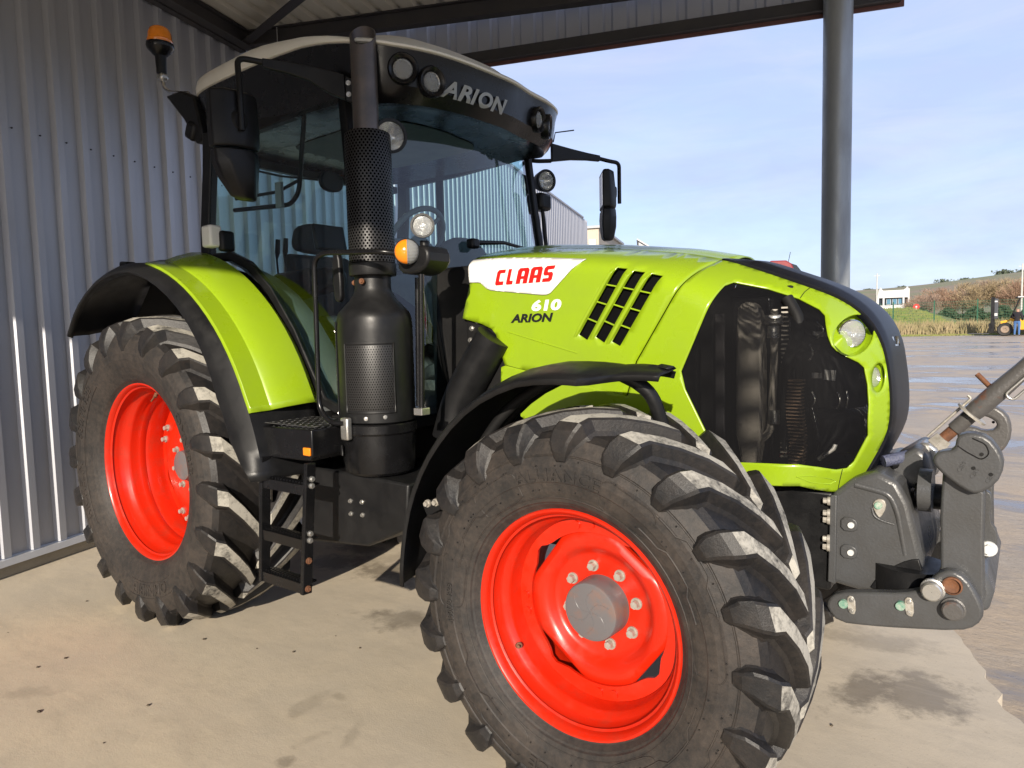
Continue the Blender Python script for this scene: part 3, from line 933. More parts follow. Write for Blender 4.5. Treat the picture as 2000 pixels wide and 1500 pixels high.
# rear wheel -------------------------------------------------------
R_PROF = [(0.205, 0.492), (0.222, 0.512), (0.240, 0.525), (0.248, 0.536), (0.262, 0.560), (0.280, 0.60), (0.292, 0.64), (0.294, 0.645), (0.297, 0.68), (0.294, 0.715), (0.283, 0.75), (0.266, 0.785), (0.242, 0.806), (0.15, 0.822), (0.0, 0.828)]
REAR = dict(
    tyre=(0.89, 0.30, R_PROF, lambda s: 0.886 - 0.034 * s ** 2.2, 20, 0.055, 0.40, 0.035, [(-0.028, 0.812, -0.016, 0.872, 0.9), (0.004, 0.812, 0.006, 0.890, 1.0), (0.075, 0.810, 0.075, 0.889, 1.05), (0.15, 0.806, 0.152, 0.884, 1.12), (0.218, 0.792, 0.232, 0.874, 1.22), (0.246, 0.770, 0.278, 0.856, 1.3), (0.260, 0.748, 0.298, 0.812, 1.35), (0.274, 0.722, 0.308, 0.764, 1.1), (0.282, 0.698, 0.308, 0.724, 0.75), (0.285, 0.682, 0.300, 0.694, 0.45)]),
    rim=[(-0.185, 0.478), (-0.195, 0.492), (-0.206, 0.509), (-0.212, 0.512), (-0.218, 0.508), (-0.218, 0.500), (-0.210, 0.492), (-0.190, 0.487), (-0.150, 0.480), (-0.118, 0.472), (-0.105, 0.455), (-0.085, 0.449), (-0.055, 0.452), (-0.040, 0.444), (-0.020, 0.440), (0.0, 0.445), (0.018, 0.436), (0.05, 0.432), (0.10, 0.430), (0.26, 0.44)],
    ring=(0.392, 0.436, 0.105), rbolt=0.412, notch=0.02, offs=radians(20), rdisc=0.415, chord=0.350, nb=8, pcd=0.150, ybolt=0.045, lugs=True, ylug=0.090,
    disc=[(1.0, 0.103), (1.0, 0.093), (0.88, 0.091), (0.84, 0.083), (0.62, 0.040), (0.52, 0.034), (0.46, 0.040), (0.20, 0.044)],
    hub=[(0.001, -0.01), (0.078, -0.01), (0.086, -0.005), (0.092, 0.03), (0.10, 0.06)],
    valve=(radians(100), 0.452, -0.08))

def ysurf_of(prof):
    def f(r):
        for (y0, r0), (y1, r1) in zip(prof[:-1], prof[1:]):
            if r0 <= r <= r1:
                return -(y0 + (y1 - y0) * (r - r0) / max(1e-6, r1 - r0))
        return -prof[len(prof) // 2][0]
    return f

FW, RW = (2.835, 0.905, 0.640), (0.0, 0.890, 0.855)
fw = make_wheel('front_wheel', FRONT)
yf = ysurf_of(F_PROF)
words(fw, yf, [('ALLIANCE', 92, 0.505, 0.040, dict(w_scale=1.25)), ('ALLIANCE', -88, 0.505, 0.040, dict(w_scale=1.25)), ('480/70 R28', 182, 0.49, 0.022)])
mb = MB()
# moulded plates and fine ribs between the lettering
for a_c in (35, 145, 215, 325):
    for r0, wd in ((0.46, 0.34), (0.535, 0.30)):
        loop = []
        for i in range(13):
            t = radians(a_c) + (i / 12 - 0.5) * wd * 2
            rr = r0 + 0.018 * (1 if 3 < i < 9 else 0)
            loop.append((rr * cos(t), yf(rr) - 0.001, rr * sin(t)))
        mb.tube(loop, 0.0032, 5)
for r0 in (0.428, 0.566):
    mb.tube([(r0 * cos(2 * pi * i / 72), yf(r0) - 0.0005, r0 * sin(2 * pi * i / 72)) for i in range(73)], 0.0026, 5)
for a_c in (62, 122, -58, -122, 8, 172):
    loop = []
    for (da, r0) in ((-0.20, 0.445), (-0.20, 0.52), (-0.15, 0.535), (0.15, 0.535), (0.20, 0.52), (0.20, 0.445), (0.15, 0.435), (-0.15, 0.435), (-0.20, 0.445)):
        t = radians(a_c) + da
        loop.append((r0 * cos(t), yf(r0) - 0.0008, r0 * sin(t)))
    mb.tube(fillet(loop, 0.02, 3), 0.0022, 5)
o = mb.build('sidewall_ribs', M['sidewall'], fw, smooth=30); o['kind'] = 'stuff'
# moulded bleed nubs
mb = MB()
for i in range(90):
    t = random.uniform(0, 2 * pi); r = random.choice((0.455, 0.49, 0.535, 0.555))
    mb.cyl((r * cos(t), yf(r) + 0.002, r * sin(t)), (r * cos(t), yf(r) - 0.004, r * sin(t)), 0.0028, seg=6)
nb = mb.build('bleed_nubs', M['rubber'], fw); nb['kind'] = 'stuff'
# hub star lines
mb = MB()
for k in range(3):
    pts = []
    for i in range(9):
        t = -1 + 2 * i / 8
        x, z = t * 0.08, 0.022 * sin(t * pi)
        a = radians(60 * k + 20)
        pts.append((x * cos(a) - z * sin(a), -0.0795, x * sin(a) + z * cos(a)))
    mb.tube(pts, 0.0010, 5)
o = mb.build('hub_ribs', M['hub'], fw); o['kind'] = 'stuff'

rw = make_wheel('rear_wheel', REAR)
yr_ = ysurf_of(R_PROF)
words(rw, yr_, [('OMNIBIB', -78, 0.655, 0.060, dict(w_scale=1.15)), ('580/70 R38', 150, 0.66, 0.05, dict(w_scale=1.1)), ('MICHELIN', 195, 0.66, 0.05, dict(w_scale=1.1)), ('OMNIBIB', 20, 0.655, 0.05, dict(w_scale=1.15))])
mb = MB()
for a_c, wd in ((-78, 0.36), (172, 0.75)):
    for r0 in (0.615, 0.70):
        mb.tube([(r0 * cos(radians(a_c) + (i / 20 - 0.5) * wd * 2), yr_(r0) - 0.001, r0 * sin(radians(a_c) + (i / 20 - 0.5) * wd * 2)) for i in range(21)], 0.0025, 5)
o = mb.build('sidewall_ribs', M['sidewall'], rw, smooth=30); o['kind'] = 'stuff'

# left-hand wheels are mirror copies
for src, pos, steer in ((fw, FW, 0), (rw, RW, 0)):
    left = copy_tree(src, tractor)
    left.location = pos; left.scale = (1, -1, 1)
    left.rotation_euler = (0, radians(7), 0)
    src.location = (pos[0], -pos[1], pos[2])
# ------------------------------------------------------------------ bonnet
BC = [(1.70, 2.005), (1.80, 2.005), (2.1, 2.0), (2.5, 1.962), (2.85, 1.912), (3.05, 1.866), (3.19, 1.812), (3.342, 1.750), (3.442, 1.708), (3.518, 1.655), (3.566, 1.606), (3.592, 1.554), (3.610, 1.492), (3.624, 1.401), (3.630, 1.328), (3.630, 1.217), (3.613, 1.180), (3.576, 1.101), (3.53, 1.01), (3.5, 0.95)]
def resample(pts, step):
    out = [V(pts[0])]
    for a, b in zip(pts[:-1], pts[1:]):
        a, b = V(a), V(b)
        n = max(1, int((b - a).length / step))
        out += [a.lerp(b, (i + 1) / n) for i in range(n)]
    for _ in range(3):
        out = [out[0]] + [(out[i - 1] + out[i] * 2 + out[i + 1]) / 4 for i in range(1, len(out) - 1)] + [out[-1]]
    return [(p.x, p.y) for p in out]
BCR = resample(BC, 0.03)
def bdist(x, z):
    best = 9.0
    for (ax, az), (bx, bz) in zip(BCR[:-1], BCR[1:]):
        ux, uz = bx - ax, bz - az
        t = min(1, max(0, ((x - ax) * ux + (z - az) * uz) / (ux * ux + uz * uz)))
        best = min(best, hypot(x - ax - t * ux, z - az - t * uz))
    return best
def hy(x, z):
    """half width of the bonnet at side-view position (x, z)"""
    d = bdist(x, z)
    w = 0.46 - 0.02 * min(1, max(0, (x - 1.9) / 1.6))
    k = min(1, max(0, (x - 2.6) / 0.8))
    D = 0.12 + 0.18 * k * k * (3 - 2 * k)
    t = min(d / D, 1)
    # a soft crease runs along the flank below the badges
    return 0.19 + (w - 0.19) * (1 - (1 - t) ** 2.6)

def skin(name, poly, holes, material, parent, off=0.0, step=0.04, side=-1, thick=0.006, label=None):
    vs, fs = flat_panel(poly, holes, step)
    mb = MB()
    mb.add([(x, side * (hy(x, z) + off), z) for x, z in vs], fs if side < 0 else [f[::-1] for f in fs])
    return mb.build(name, material, parent, smooth=50, recalc=False, solid=thick)

bonnet = empty('bonnet', (0, 0, 0), tractor)
BCD = [p for p in BC if 1.8 <= p[0]]
# side panel outline, rear part (up to the seam)
rear_poly = [(1.884, 1.985), (1.905, 1.832), (1.878, 1.75), (1.852, 1.669), (1.966, 1.641), (2.025, 1.616), (2.050, 1.590), (2.070, 1.527), (2.094, 1.452),
             (2.40, 1.39), (2.706, 1.330), (2.750, 1.470), (2.972, 1.821), (3.010, 1.862), (3.02, 1.872), (2.85, 1.910), (2.5, 1.960), (2.1, 1.998)]
vents = []
for q in ([(2.667, 1.852), (2.713, 1.845), (2.529, 1.558), (2.489, 1.582)], [(2.741, 1.834), (2.789, 1.825), (2.609, 1.546), (2.569, 1.571)], [(2.815, 1.817), (2.861, 1.806), (2.681, 1.532), (2.644, 1.551)]):
    vents.append(q[::-1])
grille = [(3.085, 1.757), (3.108, 1.770), (3.224, 1.740), (3.331, 1.699), (3.405, 1.657), (3.427, 1.634), (3.437, 1.60), (3.449, 1.562), (3.464, 1.527), (3.487, 1.501), (3.540, 1.466), (3.555, 1.448), (3.566, 1.388), (3.571, 1.317), (3.568, 1.207), (3.524, 1.108), (3.504, 1.084), (3.475, 1.082), (3.428, 1.096), (3.369, 1.107), (3.27, 1.105), (3.158, 1.099), (3.105, 1.114), (3.065, 1.154), (2.957, 1.365), (2.941, 1.433)]
def ell(cx, cz, rx, rz, n=28):
    return [(cx + rx * cos(2 * pi * i / n), cz + rz * sin(2 * pi * i / n)) for i in range(n)]
hl1, hl2 = ell(3.517, 1.561, 0.052, 0.074), ell(3.592, 1.409, 0.0165, 0.052, 24)
front_poly = [(2.978, 1.821), (2.756, 1.470), (2.712, 1.330), (2.42, 1.385), (2.10, 1.448), (2.075, 1.44), (2.07, 1.36), (2.20, 1.20), (2.55, 1.04), (3.05, 1.02), (3.268, 1.024), (3.366, 1.026), (3.467, 0.988), (3.515, 0.985), (3.570, 1.088), (3.613, 1.180), (3.629, 1.217), (3.629, 1.328), (3.623, 1.401), (3.609, 1.492), (3.591, 1.554), (3.565, 1.606), (3.517, 1.655), (3.441, 1.708), (3.341, 1.750), (3.19, 1.812), (3.06, 1.862), (3.026, 1.870), (3.016, 1.862)]
# the outlines follow the bonnet's edge line exactly
edge = [p for p in BCR if p[0] > 1.88 and p[1] > 0.985]
e_rear = [p for p in edge if p[0] < 3.012 and p[1] > 1.80]
e_front = [p for p in edge if not (p[0] < 3.024 and p[1] > 1.80)]
def edge_at(x):
    for a, b in zip(BCR[:-1], BCR[1:]):
        if a[0] <= x <= b[0] and a[1] > 1.7:
            return (x, a[1] + (b[1] - a[1]) * (x - a[0]) / (b[0] - a[0]))
rear_poly = [(1.886, e_rear[0][1])] + rear_poly[1:13] + [edge_at(3.014)] + e_rear[::-1]
front_poly = front_poly[:12] + [(3.467, 0.990)] + e_front[::-1] + [edge_at(3.019)]
for side in (-1, 1):
    skin('side_panel', rear_poly, vents, M['green'], bonnet, side=side, step=0.025)
    skin('nose_frame', front_poly, [grille, hl1, hl2], M['green'], bonnet, side=side, step=0.013)
    # woven grille screen, set back a little
    g = skin('grille_screen', [(x + (x - 3.28) * 0.02, z + (z - 1.42) * 0.02) for x, z in grille], [], M['grille_mesh'], bonnet, off=-0.012, side=side, step=0.05, thick=0)
    # vent screens and the green bars across them
    for q in vents:
        cx, cz = sum(p[0] for p in q) / 4, sum(p[1] for p in q) / 4
        skin('vent_screen', [(cx + (x - cx) * 1.1, cz + (z - cz) * 1.04) for x, z in q], [], M['vent_black'], bonnet, off=-0.022, side=side, step=0.06, thick=0)
        bl, br, tr, tl = [V(p) for p in q]
        for t in (0.25, 0.5, 0.75):
            a, b = bl.lerp(tl, t), br.lerp(tr, t)
            mb = MB()
            mb.bar((a.x - 0.004, side * (hy(a.x, a.y) - 0.006), a.y), (b.x + 0.004, side * (hy(b.x, b.y) - 0.006), b.y), 0.010, 0.006, up=(0, 0, 1))
            mb.build('vent_bar', M['green'], bonnet, smooth=0, bevel=0.001)
        # raised lip along the rear edge of each slot
        e = (br - tr).normalized()
        for (p, r_) in ((tl, bl),):
            mb = MB()
            off = V((-0.016, -0.004))
            pts = [p + off + V((0.008, 0.012)), r_ + off + V((-0.008, -0.008))]
            n = 10; loops = []
            for i in range(n + 1):
                c = pts[0].lerp(pts[1], i / n)
                hgt = 0.011 * min(1, i / 1.2, (n - i) / 1.2)
                yy = hy(c.x, c.y)
                loops.append([(c.x - 0.012, side * (yy - 0.004), c.y), (c.x - 0.003, side * (yy + hgt), c.y), (c.x + 0.011, side * (yy + hgt * 0.8), c.y), (c.x + 0.016, side * (yy - 0.006), c.y)])
            mb.loft(loops, closed=True, cap0=True, cap1=True)
            mb.build('vent_louvre', M['green'], bonnet, smooth=25, bevel=0.002)
    # headlights in green bowls
    for (cx, cz, rx, rz, dep, rl) in ((3.517, 1.561, 0.052, 0.074, 0.030, 0.047), (3.592, 1.409, 0.0165, 0.052, 0.020, 0.036)):
        n = 28
        def rimp(i, f, back):
            t = 2 * pi * i / n
            x, z = cx + rx * f * cos(t), cz + rz * f * sin(t)
            x0, z0 = cx + rx * cos(t), cz + rz * sin(t)
            y = hy(x0, z0)
            return V((x0 - (1 - f) * rx * cos(t) - back * 0.55, side * (y - back), z))
        mb = MB()
        L = [[rimp(i, 1.0, 0.0) for i in range(n)], [rimp(i, 0.98, dep * 0.5) for i in range(n)], [rimp(i, 0.9, dep) for i in range(n)], [rimp(i, 0.2, dep * 1.25) for i in range(n)]]
        mb.loft(L, cap1=True)
        mb.build('headlight_bowl', M['green'], bonnet, smooth=50)
        c = V((cx - 0.012, side * (hy(cx, cz) - dep * 0.75), cz + 0.004)) if rl > 0.04 else V((cx - 0.026, side * (hy(cx, cz) - 0.012), cz))
        d = V((0.66, side * 0.75, 0.0)).normalized() if rl > 0.04 else V((0.93, side * 0.36, 0)).normalized()
        mb = MB(); mb.lathe([(rl * 1.08, -0.04), (rl * 1.08, 0.008), (rl, 0.012)], c, d, 32)
        mb.lathe([(rl, 0.010), (rl * 0.6, -0.012), (rl * 0.22, -0.02), (rl * 0.18, -0.008), (0.001, -0.006)], c, d, 24)
        hl = mb.build('headlight', M['reflector'], bonnet, smooth=40)
        mb = MB(); mb.lathe([(rl, 0.010), (rl * 0.95, 0.014), (rl * 0.7, 0.018), (rl * 0.35, 0.021), (0.001, 0.022)], c, d, 32)
        mb.build('lens', M['lens'], hl, smooth=60)

    for q in ([(3.335, 1.698), (3.340, 1.722), (3.352, 1.742)], [(3.490, 1.083), (3.478, 1.035), (3.468, 0.992)]):
        pts = [q[0], ((q[0][0] + q[1][0]) / 2, (q[0][1] + q[1][1]) / 2), q[1], ((q[2][0] + q[1][0]) / 2, (q[2][1] + q[1][1]) / 2), q[2]]
        MB().tube([(x, side * (hy(x, z) + 0.0002), z) for x, z in pts], 0.0016, 6).build('panel_gap', M['black_matte'], bonnet, smooth=60)
    # pressed-in pull below the grille
    rec = [(3.36, 1.062), (3.40, 1.066), (3.455, 1.050), (3.468, 1.040), (3.452, 1.028), (3.40, 1.040)]
    MB().tube([(x, side * (hy(x, z) + 0.0005), z) for x, z in rec + rec[:1]], 0.0022, 6).build('pull_edge', M['green'], bonnet, smooth=60)
    # pressed crease along the flank
    MB().tube([(x, side * (hy(x, z) - 0.0015), z) for x, z in [(2.12 + 0.045 * i, 1.600 - 0.012 * i) for i in range(9)]], 0.004, 8).build('flank_crease', M['green'], bonnet, smooth=60)

# top of the bonnet (green, crowned) and the dark nose strip that runs down the front
def top_strip(name, pts, material, lift, half, crown, nx=9):
    mb = MB()
    L = []
    n = len(pts)
    for i, (x, z) in enumerate(pts):
        a, b = pts[max(0, i - 1)], pts[min(n - 1, i + 1)]
        t = V((b[0] - a[0], b[1] - a[1])).normalized()
        nr = V((-t.y, t.x))
        if nr.y < 0 and nr.x < 0: nr = -nr
        row = []
        k = min(1, i / 5 + 0.15) * (0.28 + 0.72 * min(1, max(0, (z - 1.45) / 0.30))) if lift else 1
        prof = [(-1, -0.022 if lift else -0.004)] + [(-1, lift * 0.2 * k), (-0.84, lift * k)] + [(-0.84 + 1.68 * j / nx, lift * k + crown * (k if lift else 1) * (1 - (-1 + 2 * j / nx) ** 2)) for j in range(1, nx)] + [(0.84, lift * k), (1, lift * 0.2 * k), (1, -0.022 if lift else -0.004)]
        for yy, hh in prof:
            row.append((x + nr.x * hh, yy * half, z + nr.y * hh))
        L.append(row)
    mb.loft(L, closed=False)
    return mb.build(name, material, bonnet, smooth=38, solid=0.008)
bcs = resample(BC[1:], 0.03)
i3 = min(range(len(bcs)), key=lambda i: abs(bcs[i][0] - 3.02) + (0 if bcs[i][1] > 1.8 else 9))
top_strip('bonnet_top', [p for p in bcs[:i3 + 2] if p[0] > 1.87], M['green'], 0.0, 0.192, 0.030)
nose_end = [p for p in bcs[i3:] if p[1] > 1.03]
top_strip('nose_strip', nose_end, M['navy'], 0.026, 0.206, 0.008)
# chrome letters across the nose strip
vs, fs, bb = text_shape('CLAAS', 1.0, 0.0, 0.02, 0.12, 1.1)
k = 0.036 / (bb[3] - bb[2]); mid = (bb[0] + bb[1]) / 2
mb = MB(); mb.add([(3.606 + 0.012 + v.z * 0.03 - 0.20 * (v.y * k) - 0.10 * abs((v.x - mid) * k * 1.9), (v.x - mid) * k * 1.9, 1.515 + v.y * k) for v in vs], fs)
mb.build('nose_badge', M['chrome'], bonnet, smooth=30)

# badges on the flank ------------------------------------------------
def flank(x, z, off, side=-1):
    return (x, side * (hy(x, z) + off), z)
decal = [(1.897, 1.945), (1.99, 1.943), (2.127, 1.936), (2.344, 1.918), (2.511, 1.899), (2.354, 1.763), (2.335, 1.757), (2.311, 1.757), (2.031, 1.792), (2.005, 1.802), (1.973, 1.828), (1.955, 1.832), (1.905, 1.834)]
skin('white_decal', decal, [], M['decal_white'], bonnet, off=0.006, step=0.012, thick=0.001)
LET = {
    'C': [[(0.12, 0), (0.80, 0), (0.80, 0.24), (0.40, 0.24), (0.34, 0.30), (0.34, 0.74), (0.38, 0.78), (0.80, 0.78), (0.80, 1), (0.16, 1), (0, 0.86), (0, 0.10)]],
    'L': [[(0.08, 0), (0.72, 0), (0.72, 0.24), (0.40, 0.24), (0.36, 0.28), (0.36, 1), (0, 1), (0, 0.08)]],
    'A': [[(0, 0), (0.36, 0), (0.36, 0.30), (0.58, 0.30), (0.58, 0.48), (0.36, 0.48), (0.36, 0.72), (0.40, 0.80), (0.54, 0.80), (0.58, 0.72), (0.58, 0), (0.94, 0), (0.94, 0.86), (0.80, 1), (0.14, 1), (0, 0.86)]],
    'S': [[(0.02, 0), (0.66, 0), (0.82, 0.14), (0.82, 0.48), (0.70, 0.60), (0.36, 0.60), (0.34, 0.64), (0.34, 0.76), (0.82, 0.78), (0.82, 1), (0.14, 1), (0, 0.86), (0, 0.50), (0.12, 0.40), (0.46, 0.40), (0.48, 0.36), (0.48, 0.24), (0.02, 0.22)]],
}
x = 2.056
for ch, wdt in (('C', 0.058), ('L', 0.050), ('A', 0.066), ('A', 0.066), ('S', 0.062)):
    mb = MB()
    for lp in LET[ch]:
        q = [(x + p[0] * wdt * 0.98 + p[1] * 0.020, 1.812 + p[1] * 0.068) for p in lp]
        vs, fs = flat_panel(q, [], 0.012)
        mb.add([flank(px, pz, 0.008) for px, pz in vs], fs)
    mb.build('decal_letter', M['decal_red'], bonnet, smooth=0, recalc=False, solid=0.0008)
    x += wdt + 0.004
def flank_text(body, x0, x1, z0, z1, material, shear, bold, name):
    vs, fs, bb = text_shape(body, 1.0, shear, bold, 0.0)
    mb = MB()
    mb.add([flank(x0 + (v.x - bb[0]) / (bb[1] - bb[0]) * (x1 - x0), z0 + (v.y - bb[2]) / (bb[3] - bb[2]) * (z1 - z0), 0.003) for v in vs], fs)
    return mb.build(name, material, bonnet, smooth=0, recalc=False)
flank_text('610', 2.253, 2.407, 1.688, 1.737, M['decal_white'], 0.15, 0.045, 'model_number')
flank_text('ARION', 2.137, 2.365, 1.640, 1.679, M['decal_black'], 0.25, 0.042, 'model_name')

# what shows through the grille: coolers, hoses, labels ----------------
cool = empty('cooling_pack', (0, 0, 0), tractor)
def cbox(name, c, s, m, bev=0.01, rot=None):
    return MB().box(c, s, rot).build(name, M[m], cool, smooth=30, bevel=bev)
cbox('core', (3.16, 0, 1.40), (0.16, 0.56, 0.62), 'black_matte')
cbox('core', (3.36, 0.02, 1.40), (0.09, 0.60, 0.55), 'black_matte')
MB().prism(smooth_poly([(3.125, 1.05), (3.225, 1.05), (3.225, 1.62), (3.195, 1.69), (3.15, 1.69), (3.125, 1.66)], 1), -0.372, -0.30).build('end_tank', M['radiator'], cool, smooth=35, bevel=0.012)
MB().tube(fillet([(3.262, -0.35, 1.66), (3.262, -0.35, 1.45), (3.25, -0.35, 1.20), (3.19, -0.35, 1.16)], 0.05), 0.014, 12).build('coolant_pipe', M['radiator'], cool, smooth=60)
MB().cyl((3.262, -0.36, 1.555), (3.262, -0.36, 1.60), 0.022, 0.020, seg=16).build('pipe_joint', M['steel'], cool, smooth=40)
MB().cyl((3.265, -0.36, 1.24), (3.265, -0.36, 1.29), 0.020, 0.020, seg=16).build('pipe_joint', M['steel'], cool, smooth=40)
for i in range(26):
    z = 1.09 + i * 0.0125
    MB().box((3.345 + 0.006 * sin(i * 0.25), -0.36, z), (0.055 - 0.0006 * abs(i - 13), 0.05, 0.005)).build('fin', M['fins'], cool, smooth=0)
MB().lathe([(0.001, 0), (0.11, 0.0), (0.118, 0.01), (0.12, 0.20), (0.112, 0.21), (0.001, 0.21)], (3.43, -0.20, 1.30), (0, 0, 1), 32).build('canister', M['black_matte'], cool, smooth=40)
MB().lathe([(0.001, 0), (0.105, 0.0), (0.108, 0.12), (0.09, 0.14), (0.001, 0.14)], (3.43, -0.20, 1.14), (0, 0, 1), 32).build('canister', M['black'], cool, smooth=40)
MB().box((3.448, -0.325, 1.420), (0.040, 0.004, 0.036), Matrix.Rotation(0.05, 3, 'Y')).build('white_label', M['label_white'], cool, smooth=0)
MB().box((3.405, -0.325, 1.418), (0.034, 0.004, 0.020)).build('silver_label', M['steel'], cool, smooth=0)
for (x, z, a) in ((3.385, 1.33, 0.2), (3.47, 1.33, 0.1), (3.375, 1.50, 0.3), (3.50, 1.335, -0.2), (3.40, 1.58, 1.2)):
    MB().tube(fillet([(x, -0.315, z - 0.03), (x + 0.012 + 0.02 * sin(a), -0.322, z), (x, -0.315, z + 0.03)], 0.02), 0.0035, 8).build('wire_clip', M['steel'], cool, smooth=60)
MB().tube(fillet([(3.30, -0.33, 1.70), (3.36, -0.35, 1.60), (3.30, -0.35, 1.45), (3.30, -0.34, 1.15)], 0.08), 0.022, 12).build('hose', M['black_matte'], cool, smooth=60)
MB().tube([(3.42, -0.36, 1.12), (3.47, -0.36, 1.165), (3.475, -0.36, 1.18)], 0.009, 8).build('lever', M['steel'], cool, smooth=60)
cbox('baffle', (3.16, 0.0, 1.40), (0.56, 0.03, 0.60), 'black_matte')
for i in range(34):
    MB().box((3.300, -0.345, 1.12 + i * 0.0165), (0.022, 0.03, 0.006)).build('core_fin', M['radiator'], cool, smooth=0)
for k_, (x, z0, z1) in enumerate(((3.245, 1.05, 1.70), (3.315, 1.10, 1.68), (3.40, 1.08, 1.30))):
    MB().tube(fillet([(x, -0.33, z0), (x + 0.02, -0.345, (z0 + z1) / 2), (x - 0.01, -0.33, z1)], 0.1), 0.006 + 0.002 * k_, 8).build('cable', M['black_gloss'], cool, smooth=60)
MB().box((3.42, -0.30, 1.565), (0.07, 0.03, 0.018), Matrix.Rotation(0.15, 3, 'Y')).build('bracket', M['steel'], cool, smooth=0, bevel=0.003)
MB().box((3.06, -0.37, 1.40), (0.05, 0.012, 0.50)).build('side_plate', M['dark_steel'], cool, smooth=0, bevel=0.003)
MB().lathe([(0.03, 0.0), (0.034, 0.005), (0.034, 0.012), (0.03, 0.016), (0.034, 0.022), (0.034, 0.03), (0.03, 0.034)], (3.262, -0.355, 1.605), (0, 0, 1), 16).build('clamp_ring', M['steel'], cool, smooth=30)
cbox('top_baffle', (3.12, 0, 1.735), (0.36, 0.50, 0.03), 'black_matte')
cbox('shroud', (3.02, 0, 1.42), (0.06, 0.78, 0.66), 'black_matte')
cbox('fan_cowl', (2.6, 0, 1.45), (0.7, 0.62, 0.62), 'black_matte')

# ------------------------------------------------------------------ fenders
def arc_band(cx, cz, stations, prof_fn, closed=False):
    L = []
    for a in stations:
        L.append([(cx + r * cos(radians(a)), y, cz + r * sin(radians(a))) for y, r in prof_fn(a)])
    return L
def lerp_tab(tab, a):
    for (a0, v0), (a1, v1) in zip(tab[:-1], tab[1:]):
        if (a0 - a) * (a1 - a) <= 0:
            t = (a - a0) / (a1 - a0)
            return v0 + (v1 - v0) * t
    return tab[0][1] if abs(a - tab[0][0]) < abs(a - tab[-1][0]) else tab[-1][1]

